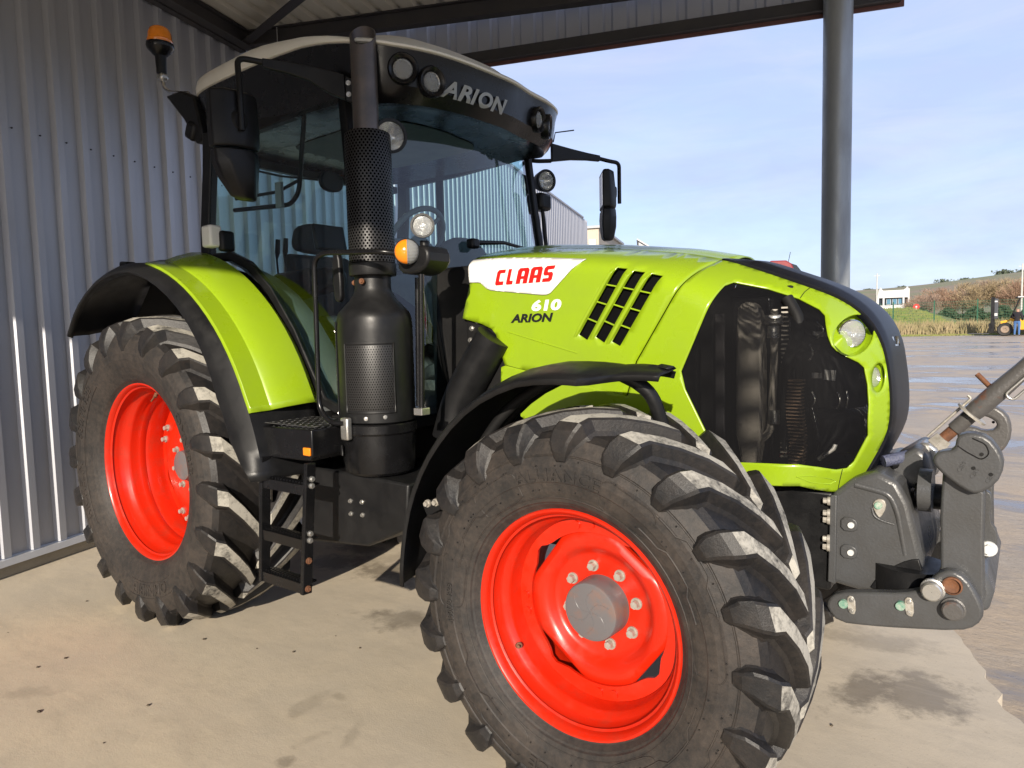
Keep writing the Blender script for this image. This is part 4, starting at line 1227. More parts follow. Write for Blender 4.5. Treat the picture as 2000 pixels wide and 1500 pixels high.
for side in (-1, 1):
    ff = empty('front_fender', (0, 0, 0), tractor)
    tabR = [(180, 0.762), (166, 0.762), (150, 0.777), (132, 0.797), (116, 0.820), (102, 0.832), (91, 0.828), (85, 0.826), (80, 0.845), (72, 0.872)]
    tabY = [(180, 1.14), (110, 1.15), (90, 1.15), (86, 1.14), (83, 1.06), (80, 1.005), (76, 0.985), (72, 0.975)]
    def fprof(a):
        R, Y = lerp_tab(tabR, a), lerp_tab(tabY, a)
        inn = 0.74 if a > 84 else 0.74 + (84 - a) / 12 * 0.12
        c = 0.045 if a > 95 else 0.045 - (95 - a) / 30 * 0.035
        return [(side * Y, R - 0.022), (side * Y, R - 0.004), (side * (Y - 0.008), R + 0.003), (side * (Y - 0.05), R + 0.4 * c), (side * (Y - 0.11), R + 0.8 * c), (side * (0.5 * (Y + inn) - 0.03), R + c), (side * (inn + 0.06), R + 0.8 * c), (side * inn, R + 0.2 * c), (side * inn, R - 0.02)]
    mb = MB()
    mb.loft(arc_band(2.835, 0.626, [180, 174, 168, 162, 156, 150, 144, 138, 132, 126, 120, 114, 108, 102, 97, 92, 88, 86, 84.5, 83, 81.5, 80, 78.5, 77, 75.5, 74, 72.5], fprof), closed=False)
    mb.build('mudguard', M['black'], ff, smooth=40, solid=0.006)
    # stay under the mudguard and its two pale bolts
    mb = MB()
    mb.tube(fillet([(2.30, side * 0.98, 1.02), (2.33, side * 0.98, 1.12), (2.47, side * 0.95, 1.32), (2.66, side * 0.92, 1.43), (2.84, side * 0.90, 1.47)], 0.15), 0.020, 10)
    mb.build('stay', M['black_matte'], ff, smooth=60)
    MB().tube(fillet([(2.92, side * 0.92, 1.455), (3.02, side * 0.88, 1.40), (3.06, side * 0.82, 1.20), (3.0, side * 0.70, 0.95)], 0.10), [0.022] * 2 + [0.024] * 13 + [0.03], 10).build('front_stay', M['black'], ff, smooth=60)
    MB().box((2.235, side * 1.10, 0.955), (0.09, 0.02, 0.05), Matrix.Rotation(-0.5, 3, 'Y')).build('bracket', M['black_matte'], ff, smooth=0, bevel=0.004)
    for p in ((2.215, side * 1.112, 0.965), (2.258, side * 1.112, 0.975)):
        bolt('fender_bolt', p, (0, side, 0), 0.010, 0.016, ff, M['bolt_dirty'])

    rf = empty('rear_fender', (0, 0, 0), tractor)
    flR = [(131, 1.02), (120, 1.06), (105, 1.085), (82, 1.112), (55, 1.098), (38, 1.08), (26, 1.055), (14, 1.075), (8, 1.13), (4, 1.19)]
    upR = [(131, 1.03), (124, 1.09), (105, 1.14), (82, 1.165), (73, 1.165), (50, 1.172), (23, 1.187), (8, 1.215), (4, 1.24)]
    def flare(a):
        r0, r1 = lerp_tab(flR, a), lerp_tab(upR, a)
        return [(side * 1.175, r0 - 0.012), (side * 1.200, r0), (side * 1.202, r0 + 0.010), (side * 1.185, r0 + 0.55 * (r1 - r0)), (side * 1.150, r1), (side * 1.08, r1 + 0.006), (side * 0.98, r1 + (0.012 if a < 76 else 0.03)), (side * 0.85, r1 + (0.02 if a < 76 else 0.045)), (side * 0.78, r1 + (0.02 if a < 76 else 0.045))]
    st = [131, 129, 126, 122, 117, 111, 105, 99, 93, 87, 82, 77, 72, 66, 60, 54, 48, 42, 36, 31, 26, 22, 18, 14, 11, 8, 6, 4]
    mb = MB(); mb.loft(arc_band(0, 0.864, st, flare), closed=False)
    mb.build('flare', M['black'], rf, smooth=45, solid=0.006)
    def greenp(a):
        r1 = lerp_tab(upR, a)
        return [(side * 1.152, r1 + 0.003), (side * 1.143, r1 + 0.013), (side * 1.09, r1 + 0.018), (side * 1.045, r1 + 0.022), (side * 1.035, r1 + 0.034), (side * 0.98, r1 + 0.058), (side * 0.90, r1 + 0.083), (side * 0.84, r1 + 0.088), (side * 0.80, r1 + 0.06)]
    mb = MB(); mb.loft(arc_band(0, 0.864, [78, 74, 70, 66, 62, 58, 54, 50, 46, 42, 38, 34, 30, 26, 23, 20.5, 19], greenp), closed=False)
    mb.build('green_cover', M['green'], rf, smooth=35, solid=0.008)
    MB().box((-0.30, side * 0.99, 2.045), (0.10, 0.06, 0.05), Matrix.Rotation(0.1, 3, 'Y')).build('fender_lamp', M['black'], rf, smooth=30, bevel=0.012)
    # inner liner between fender and cab
    mb = MB(); mb.loft(arc_band(0, 0.864, [130, 110, 90, 70, 50, 30, 15], lambda a: [(side * 0.80, lerp_tab(upR, a) + 0.05), (side * 0.60, lerp_tab(upR, a) + 0.0), (side * 0.56, 0.98)]), closed=False)
    mb.build('inner_liner', M['black_matte'], rf, smooth=40, solid=0.006)

# ------------------------------------------------------------------ platform, ladder, tank
plat = empty('entry_platform', (0, 0, 0), tractor)
MB().prism([(1.10, 1.045), (1.50, 1.055), (1.52, 1.08), (1.52, 1.195), (1.09, 1.19)], -1.10, -0.72).build('step_box', M['black_gloss'], plat, smooth=30, bevel=0.006)
# perforated tread, real round-cornered openings in a bright plate
tr_poly = [(1.12, -1.085), (1.50, -1.085), (1.50, -0.82), (1.12, -0.82)]
holes = []
for i in range(9):
    for j in range(6):
        cx, cy = 1.145 + i * 0.041, -1.063 + j * 0.044
        holes.append([(cx + 0.0125 * cos(2 * pi * k / 8 + 0.39), cy + 0.0125 * sin(2 * pi * k / 8 + 0.39)) for k in range(8)])
vs, fs = flat_panel(tr_poly, holes, 0.2)
mb = MB(); mb.add([(x, y, 1.207) for x, y in vs], fs)
mb.build('tread_plate', mat('bare_tread', (0.30, 0.30, 0.29), 0.16, metal=0.9, var=0.3, vscale=12), plat, smooth=0, recalc=False, solid=0.004)
MB().box((1.488, -1.104, 1.098), (0.048, 0.012, 0.036)).build('amber_reflector', M['amber'], plat, smooth=30, bevel=0.004)
lad = empty('ladder', (0, 0, 0), tractor)
for x0, x1 in ((1.195, 1.185), (1.525, 1.495)):
    mb = MB(); mb.bar((x0, -1.12, 1.055), (x1, -1.15, 0.475), 0.05, 0.022, up=(1, 0, 0.0)); mb.build('rail', M['black_gloss'], lad, smooth=0, bevel=0.004)
for k, z in enumerate((0.935, 0.695, 0.500)):
    t = (1.055 - z) / 0.58
    mb = MB()
    xa, xb, y = 1.195 - 0.01 * t, 1.525 - 0.03 * t, -1.12 - 0.03 * t
    mb.box(((xa + xb) / 2, y - 0.012, z), (xb - xa, 0.012, 0.045))
    mb.box(((xa + xb) / 2, y + 0.022, z + 0.018), (xb - xa, 0.07, 0.008))
    for i in range(14):
        mb.box((xa + 0.02 + i * (xb - xa - 0.04) / 13, y + 0.012, z + 0.026), (0.008, 0.03, 0.010))
    mb.build('rung', M['black_gloss'], lad, smooth=0)
for i, z in enumerate((0.985, 0.955, 0.745, 0.715)):
    t = (1.055 - z) / 0.58
    bolt('rail_bolt', (1.541 - 0.03 * t, -1.118 - 0.03 * t, z), (1, -0.1, 0), 0.009, 0.012, lad, M['steel'])
for z in (0.625, 0.500):
    t = (1.055 - z) / 0.58
    bolt('rusty_bolt', (1.538 - 0.03 * t, -1.12 - 0.03 * t, z), (1, -0.1, 0), 0.010, 0.012, lad, M['rust'])
for side in (-1, 1):
    tank = MB().prism([(1.20, 0.60), (1.62, 0.64), (1.88, 0.76), (1.90, 0.96), (1.15, 0.98), (1.15, 0.75)], side * 0.90, side * 0.45).build('fuel_tank', M['black'], tractor, smooth=30, bevel=0.012)
for (x, z) in ((1.58, 0.86), (1.66, 0.865), (1.58, 0.80), (1.66, 0.805)):
    bolt('tank_bolt', (x - 0.06, -0.902, z - 0.02), (0, -1, 0), 0.0075, 0.010, tractor, M['steel'])
# ------------------------------------------------------------------ exhaust
ex = empty('exhaust', (0, 0, 0), tractor)
EX, EY = 1.612, -0.80
def uv_lathe(name, prof, x, y, rx, ry, material, seg=56, a0=0, a1=2 * pi, smooth=40):
    me = bpy.data.meshes.new(name)
    n = seg + 1
    vs, fs, uvs = [], [], []
    z0, z1 = prof[0][1], prof[-1][1]
    for r, z in prof:
        for i in range(n):
            a = a0 + (a1 - a0) * i / seg
            vs.append((x + rx * r * cos(a), y + ry * r * sin(a), z))
    for j in range(len(prof) - 1):
        for i in range(seg):
            fs.append((j * n + i, j * n + i + 1, (j + 1) * n + i + 1, (j + 1) * n + i))
            for (jj, ii) in ((j, i), (j, i + 1), (j + 1, i + 1), (j + 1, i)):
                uvs.append((ii / seg, (prof[jj][1] - z0) / (z1 - z0)))
    me.from_pydata(vs, [], fs)
    uvl = me.uv_layers.new(name='UVMap')
    for i, uv in enumerate(uvs):
        uvl.data[i].uv = uv
    me.materials.append(material)
    me.shade_smooth(); me.set_sharp_from_angle(angle=radians(smooth))
    o = bpy.data.objects.new(name, me); COL.objects.link(o); o.parent = ex
    return o
# stack pipe, cut off at a slant so the mouth looks outwards
mb = MB()
seg = 40
def ring(r, z, slant=0.0):
    return [(EX + r * cos(2 * pi * i / seg), EY + r * sin(2 * pi * i / seg), z + slant * (cos(2 * pi * i / seg) * -0.62 + sin(2 * pi * i / seg) * 0.78)) for i in range(seg)]
mb.loft([ring(0.0575, 2.45), ring(0.0575, 2.80), ring(0.0575, 2.925, 0.062), ring(0.0525, 2.925, 0.062), ring(0.0525, 2.55)], cap1=True)
mb.build('stack_pipe', M['pipe'], ex, smooth=40, recalc=False)
uv_lathe('heat_shield', [(0.103, 1.925), (0.1035, 2.1), (0.1035, 2.3), (0.102, 2.488), (0.098, 2.496), (0.060, 2.500)], EX + 0.006, EY, 1, 1, M['perf_shield'])
MB().lathe([(0.085, 0), (0.104, 0.0), (0.106, 0.006), (0.106, 0.052), (0.100, 0.056)], (EX + 0.006, EY, 1.868), (0, 0, 1), 48).build('collar', M['black'], ex, smooth=40)
can = [(0.086, 1.93), (0.086, 1.815), (0.090, 1.795), (0.112, 1.760), (0.150, 1.722), (0.168, 1.702), (0.177, 1.672), (0.180, 1.62), (0.180, 1.215), (0.170, 1.208)]
mb = MB()
mb.loft([[(EX - 0.008 + r * 1.0 * cos(2 * pi * i / 64), EY + 0.01 + r * 0.92 * sin(2 * pi * i / 64), z) for i in range(64)] for r, z in can])
mb.build('silencer_can', M['black'], ex, smooth=40)
uv_lathe('can_grille', [(0.1805, 1.27), (0.1835, 1.285), (0.1835, 1.54), (0.1805, 1.555)], EX - 0.008, EY + 0.01, 1, 0.92, M['perf_panel'], 24, radians(-92), radians(-20))
# pressed rim round the perforated field
pts = []
for (a, z) in [(-94 + 76 * i / 12, 1.565) for i in range(13)] + [(-18, 1.565 - 0.305 * i / 8) for i in range(1, 9)] + [(-18 - 76 * i / 12, 1.26) for i in range(1, 13)] + [(-94, 1.26 + 0.305 * i / 8) for i in range(1, 9)]:
    pts.append((EX - 0.008 + 0.181 * cos(radians(a)), EY + 0.01 + 0.181 * 0.92 * sin(radians(a)), z))
MB().tube(pts, 0.005, 6).build('grille_rim', M['black'], ex, smooth=60)
mb = MB()
mb.loft([[(EX - 0.006 + r * cos(2 * pi * i / 48), EY + 0.01 + r * 0.94 * sin(2 * pi * i / 48), z) for i in range(48)] for r, z in ((0.176, 1.206), (0.182, 1.200), (0.182, 1.165), (0.174, 1.155), (0.170, 1.03), (0.164, 0.985), (0.15, 0.972))], cap1=True)
mb.build('catalyst_box', M['black_gloss'], ex, smooth=35)
MB().box((EX - 0.085, EY - 0.145, 1.085), (0.05, 0.012, 0.05), Matrix.Rotation(-0.55, 3, 'Z')).build('sensor_cover', M['black'], ex, smooth=30, bevel=0.006)
mb = MB(); a = radians(-128)
c = V((EX - 0.008 + 0.182 * cos(a), EY + 0.01 + 0.168 * sin(a), 0))
for da in (-3.2, 3.2):
    a = radians(-128 + da)
    MB().bar((EX - 0.008 + 0.183 * cos(a), EY + 0.01 + 0.169 * sin(a), 1.215), (EX - 0.008 + 0.183 * cos(a), EY + 0.01 + 0.169 * sin(a), 1.665), 0.012, 0.006, up=(cos(a), sin(a), 0)).build('seam_flange', M['black_gloss'], ex, smooth=0, bevel=0.002)
for (deg, z) in ((-140, 1.62), (-140, 1.42), (-140, 1.245), (-108, 1.225), (-62, 1.235), (-34, 1.24)):
    a = radians(deg)
    bolt('can_screw', (EX - 0.008 + 0.180 * cos(a), EY + 0.01 + 0.166 * sin(a), z), (cos(a), sin(a), 0), 0.0065, 0.008, ex, M['steel'])
for a in (-150, -75):
    bolt('neck_screw', (EX + 0.086 * cos(radians(a)), EY + 0.086 * sin(radians(a)), 1.84), (cos(radians(a)), sin(radians(a)), 0), 0.009, 0.008, ex, M['rust'])

# grab rail in front of the exhaust, carrying the marker lights
rail = empty('grab_rail', (0, 0, 0), tractor)
MB().tube(fillet([(1.60, -0.985, 1.215), (1.52, -1.00, 1.215), (1.45, -1.0, 1.28), (1.462, -1.0, 1.94), (1.53, -1.0, 1.965), (1.86, -0.965, 1.945), (1.93, -0.87, 1.93)], 0.05), 0.0115, 12).build('rail_tube', M['black_gloss'], rail, smooth=60)
MB().box((1.60, -0.975, 1.19), (0.05, 0.03, 0.10)).build('rail_clamp', M['steel'], rail, smooth=30, bevel=0.008)
MB().prism(smooth_poly([(1.405, 1.985), (1.455, 2.0), (1.465, 1.80), (1.45, 1.755), (1.42, 1.76), (1.41, 1.80)], 1), -0.86, -0.83).build('door_handle', M['black'], rail, smooth=40, bevel=0.008)
MB().tube([(1.945, -0.85, 1.275), (1.968, -0.85, 1.85)], 0.0125, 12).build('lamp_post', M['black_gloss'], rail, smooth=60)
MB().tube([(1.80, -0.72, 1.275), (1.82, -0.72, 1.85)], 0.0125, 12).build('lamp_post', M['black_gloss'], rail, smooth=60)
MB().box((1.945, -0.85, 1.272), (0.05, 0.05, 0.03)).build('post_foot', M['steel'], rail, smooth=0, bevel=0.003)
MB().prism(smooth_poly([(1.86, 1.95), (1.99, 1.97), (2.04, 1.95), (2.04, 1.885), (1.96, 1.845), (1.86, 1.86)], 1), -0.88, -0.74).build('lamp_bracket', M['black'], rail, smooth=30, bevel=0.012)

def round_lamp(parent, c, d, r, depth, name='work_lamp', lens='lens'):
    c, d = V(c), V(d).normalized()
    mb = MB()
    mb.lathe([(r * 0.35, -depth), (r * 0.62, -depth * 0.92), (r * 0.92, -depth * 0.5), (r * 1.06, -0.01), (r * 1.10, 0.006), (r * 1.08, 0.012), (r * 0.90, 0.012), (r * 0.88, 0.0)], c, d, 36, caps=False)
    o = mb.build(name, M['black'], parent, smooth=45)
    mb = MB(); mb.lathe([(r * 0.90, 0.002), (r * 0.8, 0.007), (r * 0.55, 0.011), (r * 0.3, 0.013), (0.001, 0.014)], c, d, 36)
    mb.build('lens', M[lens], o, smooth=60)
    mb = MB(); mb.lathe([(r * 0.88, 0.0), (r * 0.6, -depth * 0.30), (0.2 * r, -depth * 0.42), (0.15 * r, -depth * 0.30), (0.001, -depth * 0.28)], c, d, 24)
    mb.build('reflector', M['reflector'], o, smooth=60)
    return o
# ------------------------------------------------------------------ cab
cab = empty('cab', (0, 0, 0), tractor)
M['trim_light'] = mat('cab_lining', (0.30, 0.31, 0.30), 0.8, var=0.15, vscale=9, bump=0.05)
HALF = [(1.86, 0.0), (1.857, -0.2), (1.84, -0.4), (1.80, -0.56), (1.735, -0.68), (1.65, -0.765), (1.54, -0.805), (1.40, -0.825), (1.1, -0.832), (0.75, -0.828), (0.45, -0.812), (0.25, -0.785), (0.12, -0.735), (0.06, -0.62), (0.04, -0.4), (0.03, -0.2), (0.03, 0.0)]
def plan():
    r = HALF + [(x - (0.03 if x > 1.3 else 0), -y * 0.935) for x, y in HALF[::-1][1:-1]]
    # refine
    out = []
    n = len(r)
    for i in range(n):
        p0, p1, p2, p3 = [V(r[(i + k) % n]) for k in (-1, 0, 1, 2)]
        for t in (0, 0.34, 0.67):
            out.append(0.5 * ((2 * p1) + (p2 - p0) * t + (2 * p0 - 5 * p1 + 4 * p2 - p3) * t * t + (3 * p1 - p0 - 3 * p2 + p3) * t ** 3))
    return out
PLAN = plan()
ZE = [(0.0, 2.998), (0.12, 2.996), (0.52, 2.984), (0.94, 2.981), (1.22, 2.970), (1.37, 2.950), (1.55, 2.915), (1.72, 2.885), (1.87, 2.872)]
def roof_loop(s, fn):
    c = V((0.92, 0))
    lp = []
    for p in PLAN:
        q = c + (p - c) * s
        lp.append((q.x, q.y, fn(p, q)))
    return lp
ze = lambda p: lerp_tab(ZE, min(1.869, max(0.001, p.x)))
kz = lambda p: 1.0 if p.x < 0.8 else max(0.25, 1 - (p.x - 0.8) / 0.75 * 0.75)
mb = MB()
mb.loft([roof_loop(0.985, lambda p, q: ze(p) - 0.004), roof_loop(1.0, lambda p, q: ze(p)), roof_loop(1.003, lambda p, q: ze(p) + 0.03 * kz(p)), roof_loop(0.992, lambda p, q: ze(p) + 0.075 * kz(p)), roof_loop(0.955, lambda p, q: ze(p) + 0.10 * kz(p)),
         roof_loop(0.85, lambda p, q: max(ze(p) + 0.11 * kz(p), 2.98)), roof_loop(0.6, lambda p, q: 3.10), roof_loop(0.2, lambda p, q: 3.11)], cap1=True)
mb.build('roof_shell', M['white'], cab, smooth=50)
fr = lambda p: min(1, max(0, (p.x - 1.45) / 0.2))          # 1 on the visor, 0 on the flanks
mb = MB()
mb.loft([roof_loop(0.984, lambda p, q: ze(p) - 0.003), roof_loop(0.996, lambda p, q: ze(p) - 0.010), roof_loop(0.985, lambda p, q: ze(p) - 0.05), roof_loop(0.97, lambda p, q: ze(p) - 0.11 - 0.05 * fr(p)), roof_loop(0.945, lambda p, q: 2.74 - 0.05 * fr(p)),
         roof_loop(0.915, lambda p, q: 2.69 - 0.03 * fr(p)), roof_loop(0.86, lambda p, q: 2.690), roof_loop(0.70, lambda p, q: 2.704), roof_loop(0.50, lambda p, q: 2.712)], cap1=False)
visor = mb.build('visor', M['black_gloss'], cab, smooth=28)
mb = MB()
mb.loft([roof_loop(0.50, lambda p, q: 2.708), roof_loop(0.30, lambda p, q: 2.700), roof_loop(0.1, lambda p, q: 2.698)], cap1=True)
mb.build('ceiling_lining', M['trim_light'], cab, smooth=60)
from mathutils.bvhtree import BVHTree
_bv = BVHTree.FromPolygons([v.co.copy() for v in visor.data.vertices], [list(p.vertices) for p in visor.data.polygons])

# pillars, sills and frames
def bars(name, pts, w, h, up, m='black'):
    mb = MB()
    L = []
    P_ = [V(p) for p in pts]
    for i, p in enumerate(P_):
        t = (P_[min(i + 1, len(P_) - 1)] - P_[max(0, i - 1)]).normalized()
        sx = t.cross(V(up)).normalized(); uz = sx.cross(t)
        L.append([p + sx * a * w / 2 + uz * b * h / 2 for a, b in ((-1, -1), (1, -1), (1, 1), (-1, 1))])
    mb.loft(L, True, True, True)
    return mb.build(name, M[m], cab, smooth=30, bevel=0.008)
for s in (-1, 1):
    bars('front_pillar', [(1.395, s * 0.735, 2.76), (1.435, s * 0.745, 2.4), (1.49, s * 0.755, 2.0), (1.57, s * 0.745, 1.55), (1.62, s * 0.73, 1.22)], 0.055, 0.045, (0, 1, 0))
    bars('rear_pillar', [(0.27, s * 0.755, 2.76), (0.26, s * 0.762, 2.55), (0.215, s * 0.77, 2.2), (0.20, s * 0.77, 1.85)], 0.085, 0.05, (0, 1, 0))
    bars('roof_rail', [(0.26, s * 0.745, 2.70), (0.8, s * 0.755, 2.71), (1.40, s * 0.735, 2.735)], 0.05, 0.06, (0, 0, 1))
    low = [(0.22, 2.06), (0.45, 2.055), (0.62, 1.99), (0.80, 1.85), (0.98, 1.63), (1.12, 1.40), (1.20, 1.28), (1.30, 1.245), (1.60, 1.235)]
    bars('door_sill', [(x, s * 0.772, z) for x, z in low], 0.05, 0.035, (0, 1, 0))
    # flush door glass
    g = [(0.25, 2.70), (0.24, 2.4), (0.22, 2.08)] + low[1:] + [(1.585, 1.40), (1.49, 2.0), (1.435, 2.4), (1.40, 2.71)]
    vs, fs = flat_panel(g[::-1], [], 0.15)
    mb = MB(); mb.add([(x, s * (0.775 + 0.012 * sin((z - 1.2) * 2.1)), z) for x, z in vs], fs)
    mb.build('door_glass', M['glass'], cab, smooth=60, recalc=False)
    if s > 0:
        bars('door_post', [(0.62, 0.765, 2.70), (0.60, 0.785, 2.0)], 0.06, 0.03, (0, 1, 0), 'black')
    # wheel-arch trim seen through the door glass
    mb = MB(); mb.loft(arc_band(0, 0.864, [75, 65, 55, 45, 35, 25, 17], lambda a: [(s * 0.765, 1.235), (s * 0.70, 1.225), (s * 0.52, 1.19), (s * 0.46, 1.12)]), closed=False)
    mb.build('arch_trim', M['trim_grey'], cab, smooth=50)
# windscreen and rear window
def screen(name, rows, half, bulge, nx=12):
    mb = MB(); L = []
    for x, z in rows:
        L.append([(x + bulge * (1 - (2 * i / nx - 1) ** 2), half * (2 * i / nx - 1), z) for i in range(nx + 1)])
    mb.loft(L, closed=False)
    return mb.build(name, M['screen_glass' if bulge > 0 else 'glass'], cab, smooth=60)
screen('windscreen', [(1.405, 2.72), (1.440, 2.45), (1.495, 2.05), (1.555, 1.70), (1.62, 1.24)], 0.725, 0.20, 18)
screen('rear_window', [(0.20, 2.68), (0.17, 2.4), (0.15, 2.05), (0.14, 1.75)], 0.74, -0.05)
bars('rear_header', [(0.20, -0.74, 2.665), (0.165, 0, 2.665), (0.20, 0.74, 2.665)], 0.05, 0.05, (0, 0, 1))
MB().box((0.15, 0, 1.45), (0.05, 1.4, 0.62)).build('rear_panel', M['black_matte'], cab, smooth=0, bevel=0.01)
MB().prism([(0.2, -0.72), (1.62, -0.72), (1.62, 0.72), (0.2, 0.72)], 1.14, 1.20, 'z').build('cab_floor', M['black_matte'], cab, smooth=0, bevel=0.01)
MB().prism([(1.62, 1.10), (1.90, 1.10), (1.93, 1.60), (1.90, 1.92), (1.66, 1.92), (1.64, 1.5)], -0.43, 0.43).build('firewall', M['black_matte'], cab, smooth=30, bevel=0.02)
MB().prism([(0.5, 0.55), (3.1, 0.62), (3.1, 1.02), (1.9, 1.12), (0.5, 1.12)], -0.32, 0.32).build('chassis', M['black_matte'], tractor, smooth=30, bevel=0.02)
MB().cyl((2.835, -0.75, 0.64), (2.835, 0.75, 0.64), 0.10, seg=24).build('front_axle', M['black_matte'], tractor, smooth=40)
MB().cyl((0, -0.80, 0.855), (0, 0.80, 0.855), 0.15, seg=24).build('rear_axle', M['black_matte'], tractor, smooth=40)
# air intake duct beside the bonnet
MB().tube(fillet([(1.80, -0.52, 1.10), (1.86, -0.50, 1.30), (2.05, -0.47, 1.58)], 0.1), [0.085] * 9, 20).build('intake_duct', M['black'], tractor, smooth=50)
MB().prism([(1.84, 1.10), (2.08, 1.12), (2.10, 1.45), (2.07, 1.58), (1.99, 1.63), (1.86, 1.67)], -0.44, -0.38).build('engine_cover', M['black_matte'], tractor, smooth=30, bevel=0.01)
for p in ((1.895, -0.445, 1.62), (1.93, -0.445, 1.655), (1.885, -0.445, 1.565)):
    bolt('cover_bolt', p, (0, -1, 0), 0.009, 0.01, tractor, M['steel'])
# seat
seat = empty('driver_seat', (0, 0, 0), tractor)
MB().box((0.52, 0, 1.66), (0.50, 0.50, 0.13)).build('cushion', M['seat'], seat, smooth=40, bevel=0.05, seg=4)
MB().prism(smooth_poly([(0.18, 1.70), (0.32, 1.70), (0.27, 2.12), (0.16, 2.14)], 1), -0.25, 0.25).build('backrest', M['seat'], seat, smooth=40, bevel=0.03, seg=3)
MB().prism(smooth_poly([(-0.185, 2.14), (0.185, 2.14), (0.195, 2.22), (0.15, 2.335), (-0.15, 2.335), (-0.195, 2.22)], 2), 0.18, 0.27, 'x').build('headrest', M['seat'], seat, smooth=40, bevel=0.02, seg=3)
vs, fs, bb = text_shape('CLAAS', 1.0, 0.0, 0.03, 0.0, 1.05)
k = 0.12 / (bb[1] - bb[0])
mb = MB(); mb.add([(0.273, (v.x - (bb[0] + bb[1]) / 2) * k, 2.245 + v.y * k * 0.8) for v in vs], fs)
mb.build('headrest_badge', M['label_white'], seat, smooth=0)
MB().box((0.52, 0, 1.40), (0.36, 0.36, 0.40)).build('seat_base', M['black_matte'], seat, smooth=30, bevel=0.03)
MB().prism(smooth_poly([(0.20, 1.80), (0.85, 1.86), (0.88, 1.95), (0.80, 2.0), (0.22, 1.98)], 1), -0.44, -0.31).build('armrest', M['black'], seat, smooth=40, bevel=0.02, seg=3)
for x, y in ((0.28, -0.36), (0.36, -0.36)):
    MB().tube([(x, y, 1.95), (x - 0.01, y, 2.08), (x, y, 2.12), (x + 0.012, y, 2.20)], [0.006, 0.006, 0.016, 0.014], 10).build('lever', M['black'], seat, smooth=60)
MB().box((0.78, -0.36, 2.16), (0.03, 0.22, 0.15), Matrix.Rotation(-0.2, 3, 'Y')).build('terminal', M['black'], seat, smooth=30, bevel=0.012)
# steering
st_ = empty('steering', (0, 0, 0), tractor)
cx, cz = 1.12, 2.15
pts = [(cx + 0.20 * cos(a) * 0.55, 0.20 * sin(a), cz + 0.20 * cos(a) * 0.83) for a in [2 * pi * i / 40 for i in range(41)]]
MB().tube(pts, 0.016, 10, caps=False).build('steering_wheel', M['trim_grey'], st_, smooth=60)
for a in (0.6, 2.7, 4.6):
    MB().tube([(cx, 0, cz - 0.01), (cx + 0.2 * cos(a) * 0.55, 0.2 * sin(a), cz + 0.2 * cos(a) * 0.83)], 0.012, 8).build('spoke', M['trim_grey'], st_, smooth=60)
MB().tube([(cx, 0, cz), (1.36, 0, 1.85), (1.42, 0, 1.25)], [0.05, 0.10, 0.14], 16).build('column', M['trim_grey'], st_, smooth=60)
MB().ball((1.46, 0.0, 1.93), (0.14, 0.22, 0.20), 20, 12).build('dashboard', M['trim_grey'], st_, smooth=60)
# interior mirror, handle and blind
MB().prism(smooth_poly([(-0.36, 2.44), (-0.20, 2.44), (-0.20, 2.555), (-0.36, 2.555)], 2), 0.70, 0.735, 'x').build('inside_mirror', M['black'], cab, smooth=40, bevel=0.008)
MB().tube([(0.36, -0.70, 2.58), (0.55, -0.5, 2.52), (0.70, -0.36, 2.50)], 0.006, 8).build('mirror_stalk', M['black'], cab, smooth=60)
MB().tube(fillet([(1.08, -0.72, 2.74), (0.975, -0.70, 2.34), (0.90, -0.70, 2.29), (0.40, -0.71, 2.32)], 0.06), 0.012, 10).build('door_bar', M['black'], cab, smooth=60)
MB().tube(fillet([(0.99, -0.71, 2.40), (0.80, -0.70, 2.37), (0.42, -0.71, 2.38)], 0.04), 0.009, 8).build('door_bar', M['black'], cab, smooth=60)
MB().box((0.90, -0.775 + 0.01, 2.33), (0.05, 0.02, 0.13)).build('latch_plate', M['flashing'], cab, smooth=0, bevel=0.004)

# roof lights in the visor
for c, d in (((1.665, -0.665, 2.790), (0.72, -0.60, -0.12)), ((1.770, -0.545, 2.752), (0.92, -0.28, -0.12)), ((1.695, 0.285, 2.765), (0.95, 0.18, -0.12)), ((1.640, 0.400, 2.755), (0.85, 0.42, -0.12))):
    d = V(d).normalized()
    hit = _bv.ray_cast(V((3.0, c[1], c[2])), V((-1, 0, 0)))
    c = hit[0] + d * 0.004
    MB().lathe([(0.066, -0.03), (0.070, 0.012), (0.064, 0.020), (0.052, 0.014), (0.0445, 0.0)], c, d, 32).build('roof_lamp', M['black_gloss'], cab, smooth=50)
    lamp = [x for x in cab.children if x.name.startswith('roof_lamp')][-1]
    MB().lathe([(0.043, 0.002), (0.040, 0.008), (0.025, 0.012), (0.001, 0.014)], c, d, 32).build('lens', M['lens'], lamp, smooth=60)
    MB().lathe([(0.044, 0.002), (0.030, -0.016), (0.012, -0.022), (0.010, -0.012), (0.001, -0.010)], c, d, 32).build('reflector', M['reflector'], lamp, smooth=60)
# ARION on the visor
def visor_pt(y, z):
    hit = _bv.ray_cast(V((3.0, y, z)), V((-1, 0, 0)))
    return hit[0] + V((0.011, 0, 0))
vs, fs, bb = text_shape('ARION', 1.0, 0.28, 0.035, 0.0, 1.08, 6)
mb = MB()
mb.add([visor_pt(-0.50 + (v.x - bb[0]) / (bb[1] - bb[0]) * 0.44, 2.700 + (v.y - bb[2]) / (bb[3] - bb[2]) * 0.075 + 0.0) for v in vs], fs)
mb.build('roof_name', mat('silver_print', (0.30, 0.31, 0.30), 0.4, var=0.1), cab, smooth=0)

